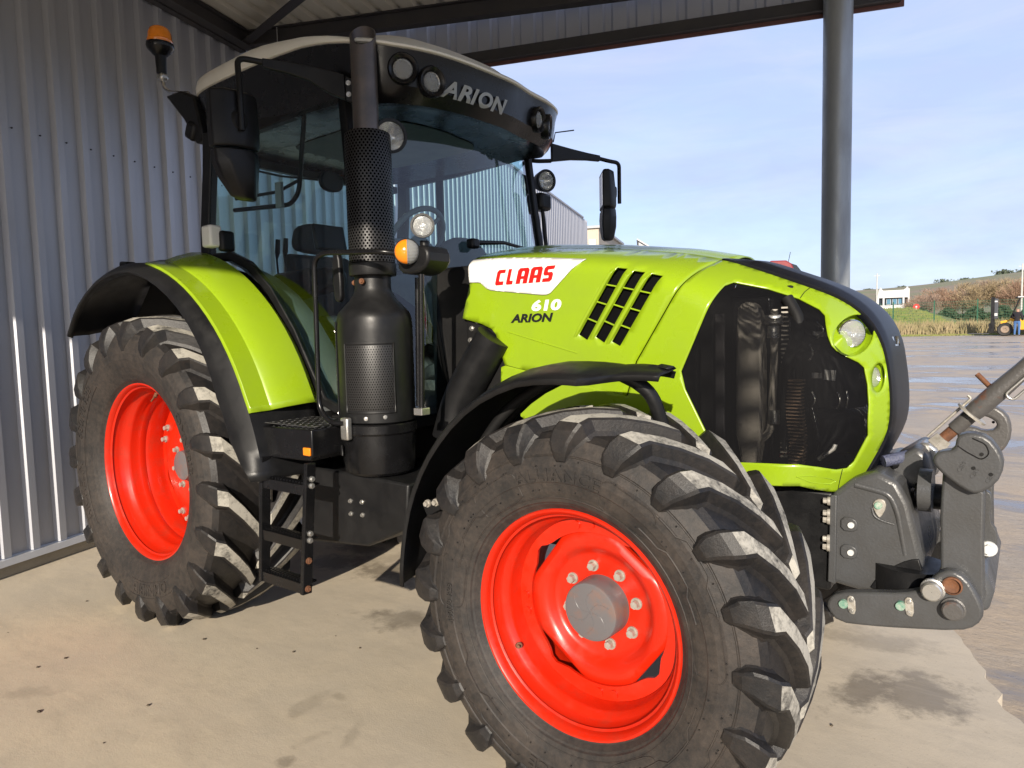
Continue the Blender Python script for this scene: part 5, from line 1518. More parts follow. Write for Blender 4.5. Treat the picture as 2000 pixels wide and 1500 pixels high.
# work lamps, indicator
round_lamp(tractor, (1.675, -0.715, 2.495), (0.86, -0.50, -0.10), 0.070, 0.09)
MB().bar((1.42, -0.74, 2.56), (1.61, -0.70, 2.53), 0.03, 0.02).build('lamp_arm', M['black'], tractor, smooth=0)
round_lamp(tractor, (1.995, -0.86, 2.045), (0.62, -0.78, 0.0), 0.046, 0.07)
MB().tube([(1.965, -0.82, 1.99), (1.965, -0.82, 1.95)], 0.02, 10).build('lamp_stalk', M['black'], tractor, smooth=40)
round_lamp(tractor, (1.47, 0.85, 2.570), (0.92, -0.36, -0.05), 0.066, 0.11)
MB().box((1.42, 0.86, 2.44), (0.10, 0.12, 0.11)).build('lamp_bracket', M['black'], tractor, smooth=30, bevel=0.02)
MB().tube([(1.43, 0.86, 2.42), (1.46, 0.86, 2.10), (1.47, 0.85, 1.6)], 0.014, 10).build('left_rail', M['black'], tractor, smooth=60)
ind = empty('indicator', (0, 0, 0), tractor)
c, d = V((1.945, -0.905, 1.940)), V((0.70, -0.71, 0.0)).normalized()
sx, upv = V((0, 0, 1)).cross(d).normalized(), V((0, 0, 1))
MB().lathe([(0.052, -0.03), (0.055, 0.0), (0.052, 0.006)], c, d, 36, caps=True).build('lamp_base', M['black'], ind, smooth=40)
MB().lathe([(0.050, 0.005), (0.02, 0.004), (0.001, 0.004)], c, d, 36).build('reflector', M['reflector'], ind, smooth=40)
for half, mt in ((-1, 'amber'), (1, 'lens')):
    mb = MB(); L = []
    for i in range(9):
        el = pi / 2 * i / 8
        L.append([c + d * (0.004 + 0.036 * sin(el)) + (sx * cos(t) * half + upv * sin(t)) * 0.051 * max(cos(el), 0.001) for t in [-pi / 2 + pi * k / 16 for k in range(17)]])
    mb.loft(L, closed=False); mb.build('indicator_lens', M[mt], ind, smooth=70)

# mirrors
def mirror(side, origin, turn):
    m_ = empty('side_mirror', (0, 0, 0), tractor)
    R_ = Matrix.Rotation(turn, 3, 'Z')
    O = V(origin)
    def T(x, y, z): return O + R_ @ V((x, y * side, z))
    # housing: tall shell, a lower wide-angle lobe that tapers outward
    def shell(name, rows):
        mb = MB(); L = []
        for z, y0, y1, xf, xb in rows:
            ym = (y0 + y1) / 2; hw_ = (y1 - y0) / 2
            L.append([T(xb, ym - hw_, z), T(xb + (xf - xb) * 0.55, ym - hw_, z), T(xf, ym - hw_ * 0.55, z), T(xf + 0.006, ym, z), T(xf, ym + hw_ * 0.55, z), T(xb + (xf - xb) * 0.55, ym + hw_, z), T(xb, ym + hw_, z)])
        mb.loft(L, True, True, True)
        return mb.build(name, M['black'], m_, smooth=40, bevel=0.008)
    shell('housing', [(0.215, -0.095, 0.095, 0.02, -0.035), (0.205, -0.108, 0.105, 0.035, -0.045), (0.05, -0.112, 0.108, 0.050, -0.045), (-0.02, -0.108, 0.105, 0.050, -0.045), (-0.035, -0.105, 0.102, 0.046, -0.045)])
    shell('lower_housing', [(-0.042, -0.100, 0.098, 0.046, -0.045), (-0.10, -0.105, 0.094, 0.050, -0.05), (-0.16, -0.098, 0.07, 0.048, -0.05), (-0.235, -0.09, 0.02, 0.03, -0.045), (-0.255, -0.085, -0.02, 0.015, -0.035)])
    mb = MB(); q = [(-0.09, -0.02), (0.09, -0.02), (0.09, 0.19), (-0.09, 0.19)]
    mb.add([T(-0.046, y, z) for y, z in q], [(0, 1, 2, 3)]); mb.build('mirror_glass', M['mirror'], m_, smooth=0)
    mb = MB(); mb.add([T(0.036, y, z) for y, z in smooth_poly([(-0.05, 0.02), (0.05, 0.02), (0.05, 0.13), (-0.05, 0.13)], 2)] + [T(0.060, y * 0.5 + 0.0, 0.075 + (z - 0.075) * 0.6) for y, z in smooth_poly([(-0.05, 0.02), (0.05, 0.02), (0.05, 0.13), (-0.05, 0.13)], 2)],
           [[i, (i + 1) % 16, 16 + (i + 1) % 16, 16 + i] for i in range(16)] + [list(range(16, 32))])
    mb.build('clamp', M['black_matte'], m_, smooth=40)
    return m_, T
m_, T = mirror(-1, (1.165, -1.165, 2.475), radians(-8))
# carrying arm: a tube down to the clamp and a tapered plate back to the cab post
MB().tube(fillet([T(0.07, 0.0, 0.03), T(0.065, 0.0, 0.20), (1.185, -1.150, 2.832), (1.215, -1.08, 2.832), (1.25, -1.03, 2.825)], 0.05), [0.013] * 16, 12).build('arm_tube', M['black'], m_, smooth=60)
def plate(name, top, bot, thick, mt='black'):
    mb = MB()
    n = len(top)
    nrm = ((V(top[-1]) - V(top[0])).cross(V((0, 0, 1)))).normalized() * thick / 2
    L = [[V(t) + nrm, V(t) - nrm, V(b) - nrm, V(b) + nrm] for t, b in zip(top, bot)]
    mb.loft(L, True, True, True)
    return mb.build(name, M[mt], m_, smooth=30, bevel=0.004)
plate('arm_plate', [(1.235, -1.055, 2.842), (1.30, -0.97, 2.835), (1.36, -0.90, 2.822), (1.43, -0.85, 2.80), (1.50, -0.815, 2.775)], [(1.235, -1.055, 2.802), (1.30, -0.97, 2.785), (1.36, -0.90, 2.758), (1.43, -0.85, 2.70), (1.50, -0.815, 2.665)], 0.03)
plate('hinge_plate', [(1.505, -0.815, 2.77), (1.55, -0.79, 2.745), (1.59, -0.77, 2.725)], [(1.505, -0.815, 2.66), (1.55, -0.79, 2.635), (1.59, -0.77, 2.615)], 0.02)
for p in ((1.525, -0.818, 2.735), (1.525, -0.818, 2.685)):
    bolt('hinge_screw', p, (0.5, -0.86, 0), 0.008, 0.008, m_, M['steel'])
m_, T = mirror(1, (1.675, 1.30, 2.455), radians(36))
MB().tube(fillet([T(0.08, 0.0, 0.0), T(0.08, 0.0, 0.16), (1.765, 1.30, 2.715), (1.73, 1.24, 2.72), (1.68, 1.17, 2.735)], 0.05), 0.013, 12).build('arm_tube', M['black'], m_, smooth=60)
plate('arm_plate', [(1.685, 1.175, 2.752), (1.63, 1.10, 2.765), (1.57, 1.0, 2.782), (1.53, 0.93, 2.795), (1.50, 0.875, 2.805)], [(1.685, 1.175, 2.715), (1.63, 1.10, 2.718), (1.57, 1.0, 2.712), (1.53, 0.93, 2.70), (1.50, 0.875, 2.69)], 0.03)
MB().tube(fillet([(1.50, 0.87, 2.80), (1.44, 0.80, 2.815), (1.37, 0.77, 2.80), (1.39, 0.77, 2.70), (1.44, 0.80, 2.69), (1.50, 0.87, 2.695)], 0.03), 0.013, 10).build('arm_frame', M['black'], m_, smooth=60)
MB().tube([(1.54, 0.84, 2.80), (1.55, 0.85, 2.86), (1.66, 0.90, 2.865)], 0.004, 6).build('antenna', M['black'], tractor, smooth=60)

# beacon on its bent pipe
bc = empty('beacon', (0, 0, 0), tractor)
B0 = V((-0.232, -0.75, 3.345))
MB().lathe([(0.066, 0.0), (0.071, 0.010), (0.071, 0.025), (0.068, 0.028), (0.065, 0.062), (0.055, 0.087), (0.038, 0.100), (0.001, 0.105)], B0 + V((0, 0, 0.03)), (0.03, 0, 1), 36).build('beacon_lens', M['amber'], bc, smooth=35)
MB().lathe([(0.026, -0.045), (0.045, -0.03), (0.073, 0.0), (0.078, 0.016), (0.076, 0.034), (0.066, 0.036)], B0, (0.03, 0, 1), 36, caps=True).build('beacon_base', M['black_gloss'], bc, smooth=40)
MB().cyl(B0 + V((0, 0, -0.14)), B0 + V((0, 0, -0.03)), 0.028, 0.033, seg=20).build('beacon_socket', M['black'], bc, smooth=40)
MB().tube(fillet([B0 + V((0.005, 0, -0.13)), B0 + V((0.01, 0, -0.22)), (-0.17, -0.745, 3.085), (-0.06, -0.74, 3.055), (0.02, -0.73, 3.04)], 0.06), 0.012, 12).build('beacon_pipe', M['chrome'], bc, smooth=60)
MB().box(B0 + V((0.006, 0, -0.165)), (0.06, 0.05, 0.04)).build('beacon_clamp', M['steel'], bc, smooth=30, bevel=0.012)
MB().prism([(-0.17, 3.055), (0.0, 3.05), (0.14, 2.99), (0.22, 2.74), (0.14, 2.72), (0.02, 2.88)], -0.77, -0.70).build('roof_bracket', M['black'], cab, smooth=30, bevel=0.012)
MB().box((0.10, -0.76, 2.80), (0.09, 0.06, 0.10), Matrix.Rotation(0.5, 3, 'Y')).build('rear_lamp', M['black'], cab, smooth=30, bevel=0.02)
rl = MB().box((0.50, -0.915, 2.145), (0.09, 0.07, 0.115)).build('rear_marker', M['decal_white'], tractor, smooth=30, bevel=0.012)
MB().box((0.545, -0.86, 2.12), (0.05, 0.08, 0.11)).build('marker_bracket', M['black'], tractor, smooth=30, bevel=0.015)
# wiper
wp = empty('wiper', (0, 0, 0), tractor)
MB().tube([(1.715, -0.20, 2.06), (1.725, 0.05, 2.080), (1.68, 0.40, 2.065)], [0.014, 0.010, 0.008], 8).build('wiper_arm', M['black'], wp, smooth=60)
MB().box((1.715, -0.20, 2.055), (0.05, 0.06, 0.05)).build('wiper_pivot', M['black'], wp, smooth=30, bevel=0.012)
# ------------------------------------------------------------------ front support casting and hitch
ht = empty('front_hitch', (0, 0, 0), tractor)
def block(name, poly, y0, y1, m='cast', bev=0.012, seg=3):
    return MB().prism(poly, y0, y1).build(name, M[m], ht, smooth=30, bevel=bev, seg=seg)
# front axle support: dark rear housing, grey bolted head
block('support_rear', [(3.05, 0.62), (3.45, 0.62), (3.455, 0.99), (3.05, 1.0)], -0.29, 0.29, 'black')
block('support_head', [(3.445, 0.66), (3.56, 0.645), (3.68, 0.65), (3.735, 0.70), (3.745, 0.80), (3.70, 0.985), (3.665, 1.055), (3.60, 1.085), (3.52, 1.05), (3.45, 0.985)], -0.305, 0.305, 'cast', 0.020, 3)
block('support_tower', [(3.58, 1.02), (3.73, 1.0), (3.75, 1.06), (3.735, 1.135), (3.70, 1.16), (3.62, 1.10)], -0.16, 0.16, 'cast', 0.02)
block('flange_strip', [(3.446, 0.665), (3.472, 0.66), (3.474, 0.988), (3.452, 0.985)], -0.318, -0.30, 'cast', 0.004)
block('recess_shade', smooth_poly([(3.575, 0.655), (3.74, 0.66), (3.742, 0.80), (3.70, 0.79), (3.65, 0.755), (3.605, 0.71)], 1), -0.3095, -0.25, 'black', 0.004)  # black plate set on the casting, stands for the shade of a recess
MB().tube(fillet([(3.585, -0.303, 0.955), (3.592, -0.306, 0.925), (3.62, -0.306, 0.912), (3.655, -0.303, 0.905)], 0.02), 0.005, 8).build('cast_ridge', M['cast'], ht, smooth=60)
MB().tube(fillet([(3.53, -0.30, 1.03), (3.64, -0.30, 1.01), (3.665, -0.30, 0.95), (3.69, -0.295, 0.80)], 0.03), 0.012, 10).build('cast_ridge', M['cast'], ht, smooth=60)
# raised pads with their pale plugs
for z in (0.885, 0.785):
    MB().prism(smooth_poly([(3.485, z - 0.026), (3.535, z - 0.026), (3.545, z), (3.535, z + 0.026), (3.485, z + 0.026)], 1), -0.313, -0.30).build('cast_pad', M['cast'], ht, smooth=30, bevel=0.005)
    MB().cyl((3.521, -0.312, z), (3.521, -0.320, z), 0.011, 0.0105, seg=20).build('plug', M['label_white'], ht, smooth=40)
for z in (0.975, 0.93, 0.905, 0.835, 0.805):
    bolt('flange_bolt', (3.448, -0.315, z - 0.012), (-1, -0.15, 0), 0.011, 0.02, ht, M['bolt_dirty'])
# grease-pin keepers: pale plate, green-painted pin
def keeper(x, z, y, flip=1):
    k_ = MB().prism(smooth_poly([(x + 0.012, z + 0.033), (x + 0.036, z + 0.033), (x + 0.040, z - 0.030), (x + 0.018, z - 0.030), (x + 0.010, z)], 1), y - 0.006, y).build('keeper_plate', M['bolt_dirty'], ht, smooth=30, bevel=0.003)
    MB().cyl((x, y + 0.01, z), (x, y - 0.012, z), 0.017, 0.014, seg=24).build('pin', mat('green_painted_pin', (0.05, 0.22, 0.15), 0.45, col2=(0.30, 0.36, 0.30), vscale=60), ht, smooth=40)
    for dz in (0.020, -0.018):
        bolt('keeper_bolt', (x + 0.025, y - 0.006, z + dz), (0, -1, 0), 0.006, 0.007, ht, M['steel'])
MB().prism(smooth_poly([(3.585, 0.965), (3.60, 0.99), (3.625, 0.99), (3.632, 0.965), (3.615, 0.925), (3.605, 0.925)], 1), -0.313, -0.30).build('keeper_plate', M['bolt_dirty'], ht, smooth=30, bevel=0.003)
MB().cyl((3.607, -0.305, 0.968), (3.607, -0.322, 0.968), 0.014, 0.012, seg=24).build('pin', mat('green_pin', (0.06, 0.25, 0.17), 0.45, col2=(0.5, 0.5, 0.42), vscale=70), ht, smooth=40)
MB().lathe([(0.001, 0), (0.12, 0), (0.12, 0.10), (0.001, 0.10)], (3.70, -0.24, 0.66), (0, 0, 1), 32).build('lift_cylinder', M['black'], ht, smooth=40)
MB().cyl((3.70, -0.15, 0.985), (3.80, -0.15, 0.985), 0.045, seg=24).build('pto_stub', M['black'], ht, smooth=40)
MB().cyl((3.72, -0.22, 1.02), (3.76, -0.22, 1.02), 0.075, seg=28).build('pto_flange', M['cast'], ht, smooth=40)
low = smooth_poly([(3.465, 0.605), (3.505, 0.562), (3.60, 0.572), (3.70, 0.588), (3.86, 0.618), (3.905, 0.645), (3.925, 0.69), (3.905, 0.745), (3.875, 0.795), (3.835, 0.815), (3.79, 0.79), (3.76, 0.735), (3.70, 0.708), (3.60, 0.690), (3.50, 0.668), (3.47, 0.64)], 1)
for s in (-1, 1):
    block('lower_link', low, s * 0.425, s * 0.375, 'cast', 0.010, 3)
    # folded hook arm: upright web with a thick claw at the top
    block('hook_arm', [(3.775, 0.72), (3.80, 0.80), (3.795, 0.98), (3.80, 1.12), (3.84, 1.14), (3.89, 1.09), (3.915, 1.06), (3.915, 0.90), (3.922, 0.72), (3.90, 0.66), (3.83, 0.67)], s * 0.372, s * 0.325, 'cast', 0.009, 3)
    claw = smooth_poly([(3.774, 1.150), (3.780, 1.178), (3.800, 1.190), (3.831, 1.196), (3.836, 1.215), (3.838, 1.242), (3.874, 1.256), (3.920, 1.246), (3.953, 1.200), (3.964, 1.158), (3.945, 1.100), (3.897, 1.060), (3.858, 1.074), (3.809, 1.110)], 1) if s < 0 else smooth_poly([(3.795, 1.10), (3.785, 1.145), (3.80, 1.175), (3.845, 1.175), (3.875, 1.160), (3.915, 1.168), (3.920, 1.195), (3.895, 1.215), (3.865, 1.222), (3.855, 1.245), (3.90, 1.268), (3.95, 1.235), (3.968, 1.18), (3.962, 1.12), (3.925, 1.065), (3.89, 1.055), (3.85, 1.07)], 1)
    if s < 0:
        MB().tube(fillet([(3.842, -0.4155, 1.212), (3.862, -0.4155, 1.196), (3.905, -0.4155, 1.172), (3.925, -0.4155, 1.192), (3.915, -0.4155, 1.222), (3.88, -0.4155, 1.238)], 0.012), 0.002, 6).build('latch_line', M['black_matte'], ht, smooth=60)
    block('hook_claw', claw, s * 0.415, s * 0.345, 'cast' if s < 0 else 'cast_rust', 0.012, 3)
    for (x, z, r, mt) in ((3.785, 0.742, 0.030, 'steel'), (3.842, 0.692, 0.030, 'cast_rust'), (3.838, 0.765, 0.024, 'rust')):
        MB().lathe([(r * 1.18, 0.0), (r * 1.18, 0.012), (r, 0.014), (r, 0.034 if mt != 'rust' else 0.004), (r * 0.85, 0.038 if mt != 'rust' else 0.002), (0.001, 0.038 if mt != 'rust' else 0.0)], (x, s * 0.425, z), (0, s, 0), 32).build('pivot_pin', M[mt], ht, smooth=40)
    for (x, z) in ((3.885, 1.145), (3.905, 1.19), (3.93, 1.13)):
        MB().cyl((x, s * 0.413, z), (x, s * 0.4185, z), 0.0055, seg=10).build('cast_dimple', M['black_matte'], ht, smooth=40)
    if s < 0:
        keeper(3.522, 0.636, -0.426); keeper(3.695, 0.668, -0.426)
        vs, fs, bb = text_shape('CBM', 1.0, 0, 0.0, 0.2)
        for (tx, tz, an) in ((3.852, 1.128, 1.15), (3.885, 1.11, 1.1), (3.925, 1.10, 1.1)):
            k = 0.022 / (bb[3] - bb[2]) * 0.55
            mb = MB(); ca, sa = cos(an), sin(an)
            mb.add([(tx + (v.x * ca - v.y * sa) * k, -0.416 - v.z * 0.006, tz + (v.x * sa + v.y * ca) * k) for v in vs], fs)
            mb.build('cast_lettering', M['cast'], ht, smooth=0)
block('cross_tube', [(3.86, 0.66), (3.93, 0.66), (3.945, 0.73), (3.92, 0.80), (3.86, 0.80)], -0.33, 0.33, 'cast', 0.02)
MB().prism(smooth_poly([(3.905, 0.82), (3.945, 0.85), (3.95, 0.92), (3.925, 0.96), (3.935, 1.04), (3.905, 1.06)], 1), -0.30, -0.27).build('ear_plate', M['cast'], ht, smooth=30, bevel=0.004)
bolt('ear_bolt', (3.925, -0.302, 0.865), (0, -1, 0), 0.017, 0.018, ht, M['label_white'])
# top link: clevis, rusty spindle, tube, handle wire
tl = empty('top_link', (0, 0, 0), tractor)
a, b = V((3.715, 0.0, 1.11)), V((4.42, 0.0, 1.90))
d = (b - a).normalized()
MB().prism(smooth_poly([(3.675, 1.03), (3.755, 1.03), (3.775, 1.10), (3.745, 1.155), (3.70, 1.16), (3.672, 1.12)], 1), -0.055, 0.055).build('clevis', M['steel'], tl, smooth=30, bevel=0.01)
MB().cyl((3.722, -0.056, 1.095), (3.722, -0.075, 1.095), 0.018, 0.017, seg=24).build('clevis_pin', M['bolt_dirty'], tl, smooth=40)
MB().cyl(a + d * 0.045, a + d * 0.085, 0.036, 0.032, seg=6).build('lock_nut', M['bolt_dirty'], tl, smooth=30)
MB().cyl(a + d * 0.08, a + d * 0.17, 0.020, seg=20).build('spindle', M['rust'], tl, smooth=40)
MB().lathe([(0.025, 0.13), (0.026, 0.135), (0.026, 0.21), (0.031, 0.215), (0.033, 0.235), (0.033, 0.33), (0.029, 0.42), (0.029, 0.75)], a, d, 28).build('link_tube', M['cast_rust'], tl, smooth=40)
MB().cyl(a + d * 0.205, a + d * 0.213, 0.055, seg=24).build('collar_disc', M['bolt_dirty'], tl, smooth=40)
MB().tube([a + d * 0.30 + V((0, 0.02, 0.02)), a + d * 0.30 + V((-0.05, 0.03, 0.075))], 0.009, 10).build('tommy_bar', M['rust'], tl, smooth=60)
sd = V((0, -1, 0)).cross(d).normalized()
o0 = a + d * 0.33 + V((0, -0.036, 0)) + sd * -0.02
MB().tube(fillet([o0 + d * 0.25, o0, o0 - sd * 0.03, o0 - sd * 0.03 + d * 0.25], 0.014), 0.0045, 8).build('wire_handle', M['steel'], tl, smooth=60)
MB().tube(fillet([a + d * 0.05 + sd * 0.04, a + d * 0.25 + sd * 0.04, a + d * 0.25 + sd * 0.055], 0.01), 0.005, 8).build('locking_strap', M['bolt_dirty'], tl, smooth=60)
# hoses behind the nose
MB().tube(fillet([(3.60, -0.18, 1.10), (3.66, -0.14, 1.115), (3.72, -0.02, 1.12), (3.74, 0.10, 1.13)], 0.05), 0.022, 10).build('hose', mat('blue_grey_hose', (0.10, 0.11, 0.17), 0.5, var=0.4, vscale=60, bump=0.6, bscale=120), ht, smooth=60)
MB().tube(fillet([(3.62, -0.16, 1.085), (3.70, -0.10, 1.10), (3.76, 0.05, 1.10)], 0.05), 0.018, 10).build('hose', M['black'], ht, smooth=60)
# ------------------------------------------------------------------ beyond the yard
def gz(p):
    return ground_z(p.x, p.y)

# neighbouring buildings past the end of the steel building
M['render_beige'] = mat('beige_render', (0.50, 0.45, 0.36), 0.85, var=0.12, vscale=2, bump=0.1)
M['white_render'] = mat('white_render', (0.56, 0.56, 0.55), 0.8, var=0.06, vscale=2)
M['dark_glass'] = mat('dark_window', (0.03, 0.04, 0.05), 0.08, var=0.3, vscale=1)
bb_ = empty('office_building'); bb_.rotation_euler = (0, 0, BW_ANG)
tag(bb_, 'small beige rendered building at the far end of the steel building', 'building')
MB().box((26.0, 5.25, 2.72), (6.0, 6.3, 5.6)).build('wall', M['render_beige'], bb_, smooth=0, bevel=0.01)
MB().box((26.0, 5.25, 5.56), (6.2, 6.5, 0.10)).build('roof', M['flashing'], bb_, smooth=0, bevel=0.01)
for y in (2.35, 4.3, 6.2):
    w_ = MB().box((22.99, y, 4.80), (0.06, 0.30 if y < 3 else 0.9, 0.62)).build('window', M['flashing'], bb_, smooth=0, bevel=0.004)
    MB().box((22.955, y, 4.80), (0.01, 0.24 if y < 3 else 0.8, 0.54)).build('pane', M['dark_glass'] if y > 3 else M['label_white'], w_, smooth=0)

c = far(116.3, 40)
ws = empty('white_shed', (c.x, c.y, 0)); ws.rotation_euler = (0, 0, radians(26))
tag(ws, 'white shed whose pointed roof tip shows over the bonnet', 'shed')
MB().prism([(0, 0.3), (4.5, 0.3), (4.5, 3.4), (0.0, 6.45)], 0, 6).build('wall', M['white_render'], ws, smooth=0)
MB().bar((-0.1, 3, 6.55), (4.7, 3, 3.45), 6.4, 0.06).build('roof', M['white_render'], ws, smooth=0)
MB().box((2.2, -0.02, 1.6), (1.8, 0.06, 2.4)).build('door', M['flashing'], ws, smooth=0)

# red farm machine parked behind the bonnet
c = far(105.6, 30)
rm = empty('red_harvester', (c.x, c.y, gz(c))); rm.rotation_euler = (0, 0, radians(14))
tag(rm, 'red farm machine parked behind the tractor bonnet', 'farm machine')
mred = mat('faded_red_paint', (0.22, 0.015, 0.02), 0.4, var=0.2)
MB().prism([(-2.2, 0.9), (2.0, 0.9), (2.4, 1.6), (2.2, 2.9), (-2.4, 2.9), (-2.6, 1.8)], -1.1, 1.1).build('body', mred, rm, smooth=30, bevel=0.05)
MB().prism([(-1.05, 2.9), (0.75, 2.9), (0.42, 3.72), (0.22, 3.86), (-0.35, 3.88), (-0.40, 3.80), (-1.0, 3.84)], -0.9, 0.9).build('hopper', mred, rm, smooth=30, bevel=0.04)
MB().prism([(0.45, 2.9), (1.15, 2.9), (0.60, 3.66), (0.38, 3.75)], -0.8, 0.8).build('cab_window', M['dark_glass'], rm, smooth=30, bevel=0.02)
MB().tube([(0.28, 0, 3.85), (0.36, 0, 4.25)], 0.012, 6).build('antenna', M['black'], rm)
for x in (-1.7, -0.6, 0.5, 1.5):
    MB().box((x, -1.115, 2.0), (0.9, 0.04, 1.2)).build('side_panel', mred, rm, smooth=0, bevel=0.02)
    MB().box((x, -1.14, 2.25), (0.6, 0.02, 0.45)).build('vent', M['black'], rm, smooth=0, bevel=0.01)
MB().box((0, -1.13, 1.15), (4.0, 0.05, 0.18)).build('stripe', M['label_white'], rm, smooth=0)
for x in (-1.6, 1.5):
    for y in (-1.15, 1.15):
        MB().lathe([(0.25, -0.2), (0.55, -0.22), (0.68, -0.15), (0.68, 0.15), (0.55, 0.22), (0.25, 0.2)], (x, y, 0.68), (0, 1, 0), 28, caps=True).build('wheel', M['rubber'], rm, smooth=40)

# white house on the rise
c = far(98.0, 180)
wh = empty('white_house', (c.x, c.y, 4.6)); wh.rotation_euler = (0, 0, radians(98 - 90))
tag(wh, 'flat-roofed white house with wide windows on the hillside', 'house')
MB().box((-0.3, 0, 0.25), (6.8, 5, 0.9)).build('base', M['white_render'], wh, smooth=0)
MB().prism([(-3.1, 2.35), (3.15, 2.35), (3.15, 4.3), (2.3, 4.3), (2.0, 4.05), (-2.0, 4.0), (-2.2, 4.25), (-2.9, 4.25)], -2.5, 2.5).build('upper_wall', M['white_render'], wh, smooth=0)
for x in (-3.0, -1.9, 2.0, 3.0):
    MB().box((x, -2.3, 1.5), (0.35, 0.35, 1.75)).build('column', M['white_render'], wh, smooth=0)
MB().box((0, 0.4, 1.5), (5.9, 4.0, 1.7)).build('lower_wall', M['dark_glass'], wh, smooth=0)
for x in (-0.9, 0.3, 1.4):
    w_ = MB().box((x, -1.66, 1.5), (0.9, 0.06, 1.3)).build('window', M['white_render'], wh, smooth=0)
    MB().box((x, -1.70, 1.5), (0.76, 0.03, 1.16)).build('pane', mat('blue_pane', (0.10, 0.22, 0.32), 0.1, var=0.2), w_, smooth=0)
MB().box((-3.4, 0, 1.9), (0.25, 2, 2.6)).build('side_wall', M['dark_steel'], wh, smooth=0)
for x in (-2.6, 2.7):
    MB().cyl((x, 0, 4.2), (x, 0, 4.75), 0.25, 0.2, seg=10).build('chimney', M['white_render'], wh)

# poles
M['pole'] = mat('pale_pole', (0.55, 0.54, 0.50), 0.8, var=0.2)
for (az, d, h, lab) in ((99.05, 120, 7.2, 'pale utility pole beside the white house'), (90.52, 118, 7.4, 'pale utility pole at the right edge behind the forklift')):
    c = far(az, d); z = gz(c)
    u = empty('utility_pole', (c.x, c.y, z)); tag(u, lab, 'pole', 'poles along the lane')
    MB().tube([(0, 0, -0.3), (0, 0, h)], [0.13, 0.09], 10).build('shaft', M['pole'], u, smooth=60)
    MB().box((0, 0, h - 0.35), (0.9, 0.08, 0.08)).build('crossarm', M['pole'], u, smooth=0)
c = far(96.55, 112)
rs = empty('red_sign', (c.x, c.y, gz(c))); tag(rs, 'round red sign by the hedge right of the white house', 'sign')
MB().cyl((0, 0.05, 2.2), (0, -0.05, 2.2), 0.42, seg=24).build('sign_disc', mat('sign_red', (0.55, 0.04, 0.03), 0.5, var=0.2), rs)
MB().cyl((0, 0, 0), (0, 0, 2.0), 0.06, seg=8).build('sign_post', M['pole'], rs)
MB().cyl((0, -0.06, 2.2), (0, -0.08, 2.2), 0.12, seg=20).build('sign_centre', M['white_render'], rs)

# green mesh fence: posts and welded panels, one by one
M['fence_green'] = mat('fence_green', (0.015, 0.10, 0.05), 0.5, var=0.2)
fence = empty('mesh_fence', (far(95, 62).x, far(95, 62).y, 0.7))
tag(fence, 'green welded mesh fence along the far side of the yard', 'fence')
fo = V(fence.location)
fp = []
azs = [90.4 - 5.06, 90.4 - 2.53, 90.4, 92.93, 95.46, 97.99, 100.52, 103.05]
pts = [far(a, 62) for a in azs]
post_me = None
for p in pts:
    if post_me is None:
        o = MB().box((0, 0, 1.2), (0.07, 0.07, 2.5)).build('fence_post', M['fence_green'], fence, smooth=0); post_me = o.data
    else:
        o = bpy.data.objects.new('fence_post', post_me); COL.objects.link(o); o.parent = fence
    o.location = (p.x - fo.x, p.y - fo.y, 0)
pan_me = None
L_ = (pts[1] - pts[0]).length
for a, b in zip(pts[:-1], pts[1:]):
    if pan_me is None:
        mb = MB()
        n = 26
        for i in range(n):
            mb.box((L_ * (i + 0.5) / n, 0, 1.2), (0.010, 0.010, 2.3))
        for j in range(12):
            mb.box((L_ / 2, 0.012, 0.10 + j * 0.2), (L_, 0.012, 0.014))
        o = mb.build('mesh_panel', M['fence_green'], fence, smooth=0); pan_me = o.data
    else:
        o = bpy.data.objects.new('mesh_panel', pan_me); COL.objects.link(o); o.parent = fence
    o.location = (a.x - fo.x, a.y - fo.y, 0)
    o.rotation_euler = (0, 0, atan2(b.y - a.y, b.x - a.x))

# dry grass at the yard edge and green grass on the bank
M['straw'] = mat('dry_grass_blades', (0.34, 0.265, 0.15), 0.9, col2=(0.20, 0.18, 0.08), vscale=0.8)
M['blade'] = mat('green_grass_blades', (0.13, 0.19, 0.04), 0.9, col2=(0.24, 0.21, 0.08), vscale=0.6)
def grass(name, label, n, az0, az1, d0, d1, h0, h1, material, seed, wide=0.04):
    rnd = random.Random(seed)
    mb = MB()
    for i in range(n):
        az = rnd.uniform(az0, az1); d = rnd.uniform(d0, d1)
        p = far(az, d); z = gz(p)
        h = rnd.uniform(h0, h1) * (0.75 + 0.35 * sin(az * 5.1) * sin(az * 2.3 + d)); w = rnd.uniform(0.4, 1) * wide; a = rnd.uniform(-0.5, 0.5)
        lx, ly = rnd.uniform(-0.35, 0.35) * h, rnd.uniform(-0.2, 0.2) * h
        mb.add([(p.x - w * cos(a), p.y - w * sin(a), z - 0.02), (p.x + w * cos(a), p.y + w * sin(a), z - 0.02), (p.x + lx * 0.5 + w * 0.7, p.y + ly * 0.5, z + h * 0.6), (p.x + lx * 0.5 - w * 0.7, p.y + ly * 0.5, z + h * 0.6), (p.x + lx, p.y + ly, z + h)], [(0, 1, 2, 3), (3, 2, 4)])
    o = mb.build(name, material, smooth=0, recalc=False)
    tag(o, label, 'grass', kind='stuff')
grass('dry_grass', 'tall dry straw-coloured grass along the fence', 16000, 84, 108, 57.6, 63.0, 0.45, 1.15, M['straw'], 5)
grass('verge_grass', 'short green grass at the edge of the yard', 4000, 84, 108, 56.4, 57.8, 0.05, 0.16, M['blade'], 6, 0.05)
grass('bank_grass', 'green grass covering the bank behind the fence', 12000, 88, 108, 63.5, 80, 0.10, 0.35, M['blade'], 8, 0.07)

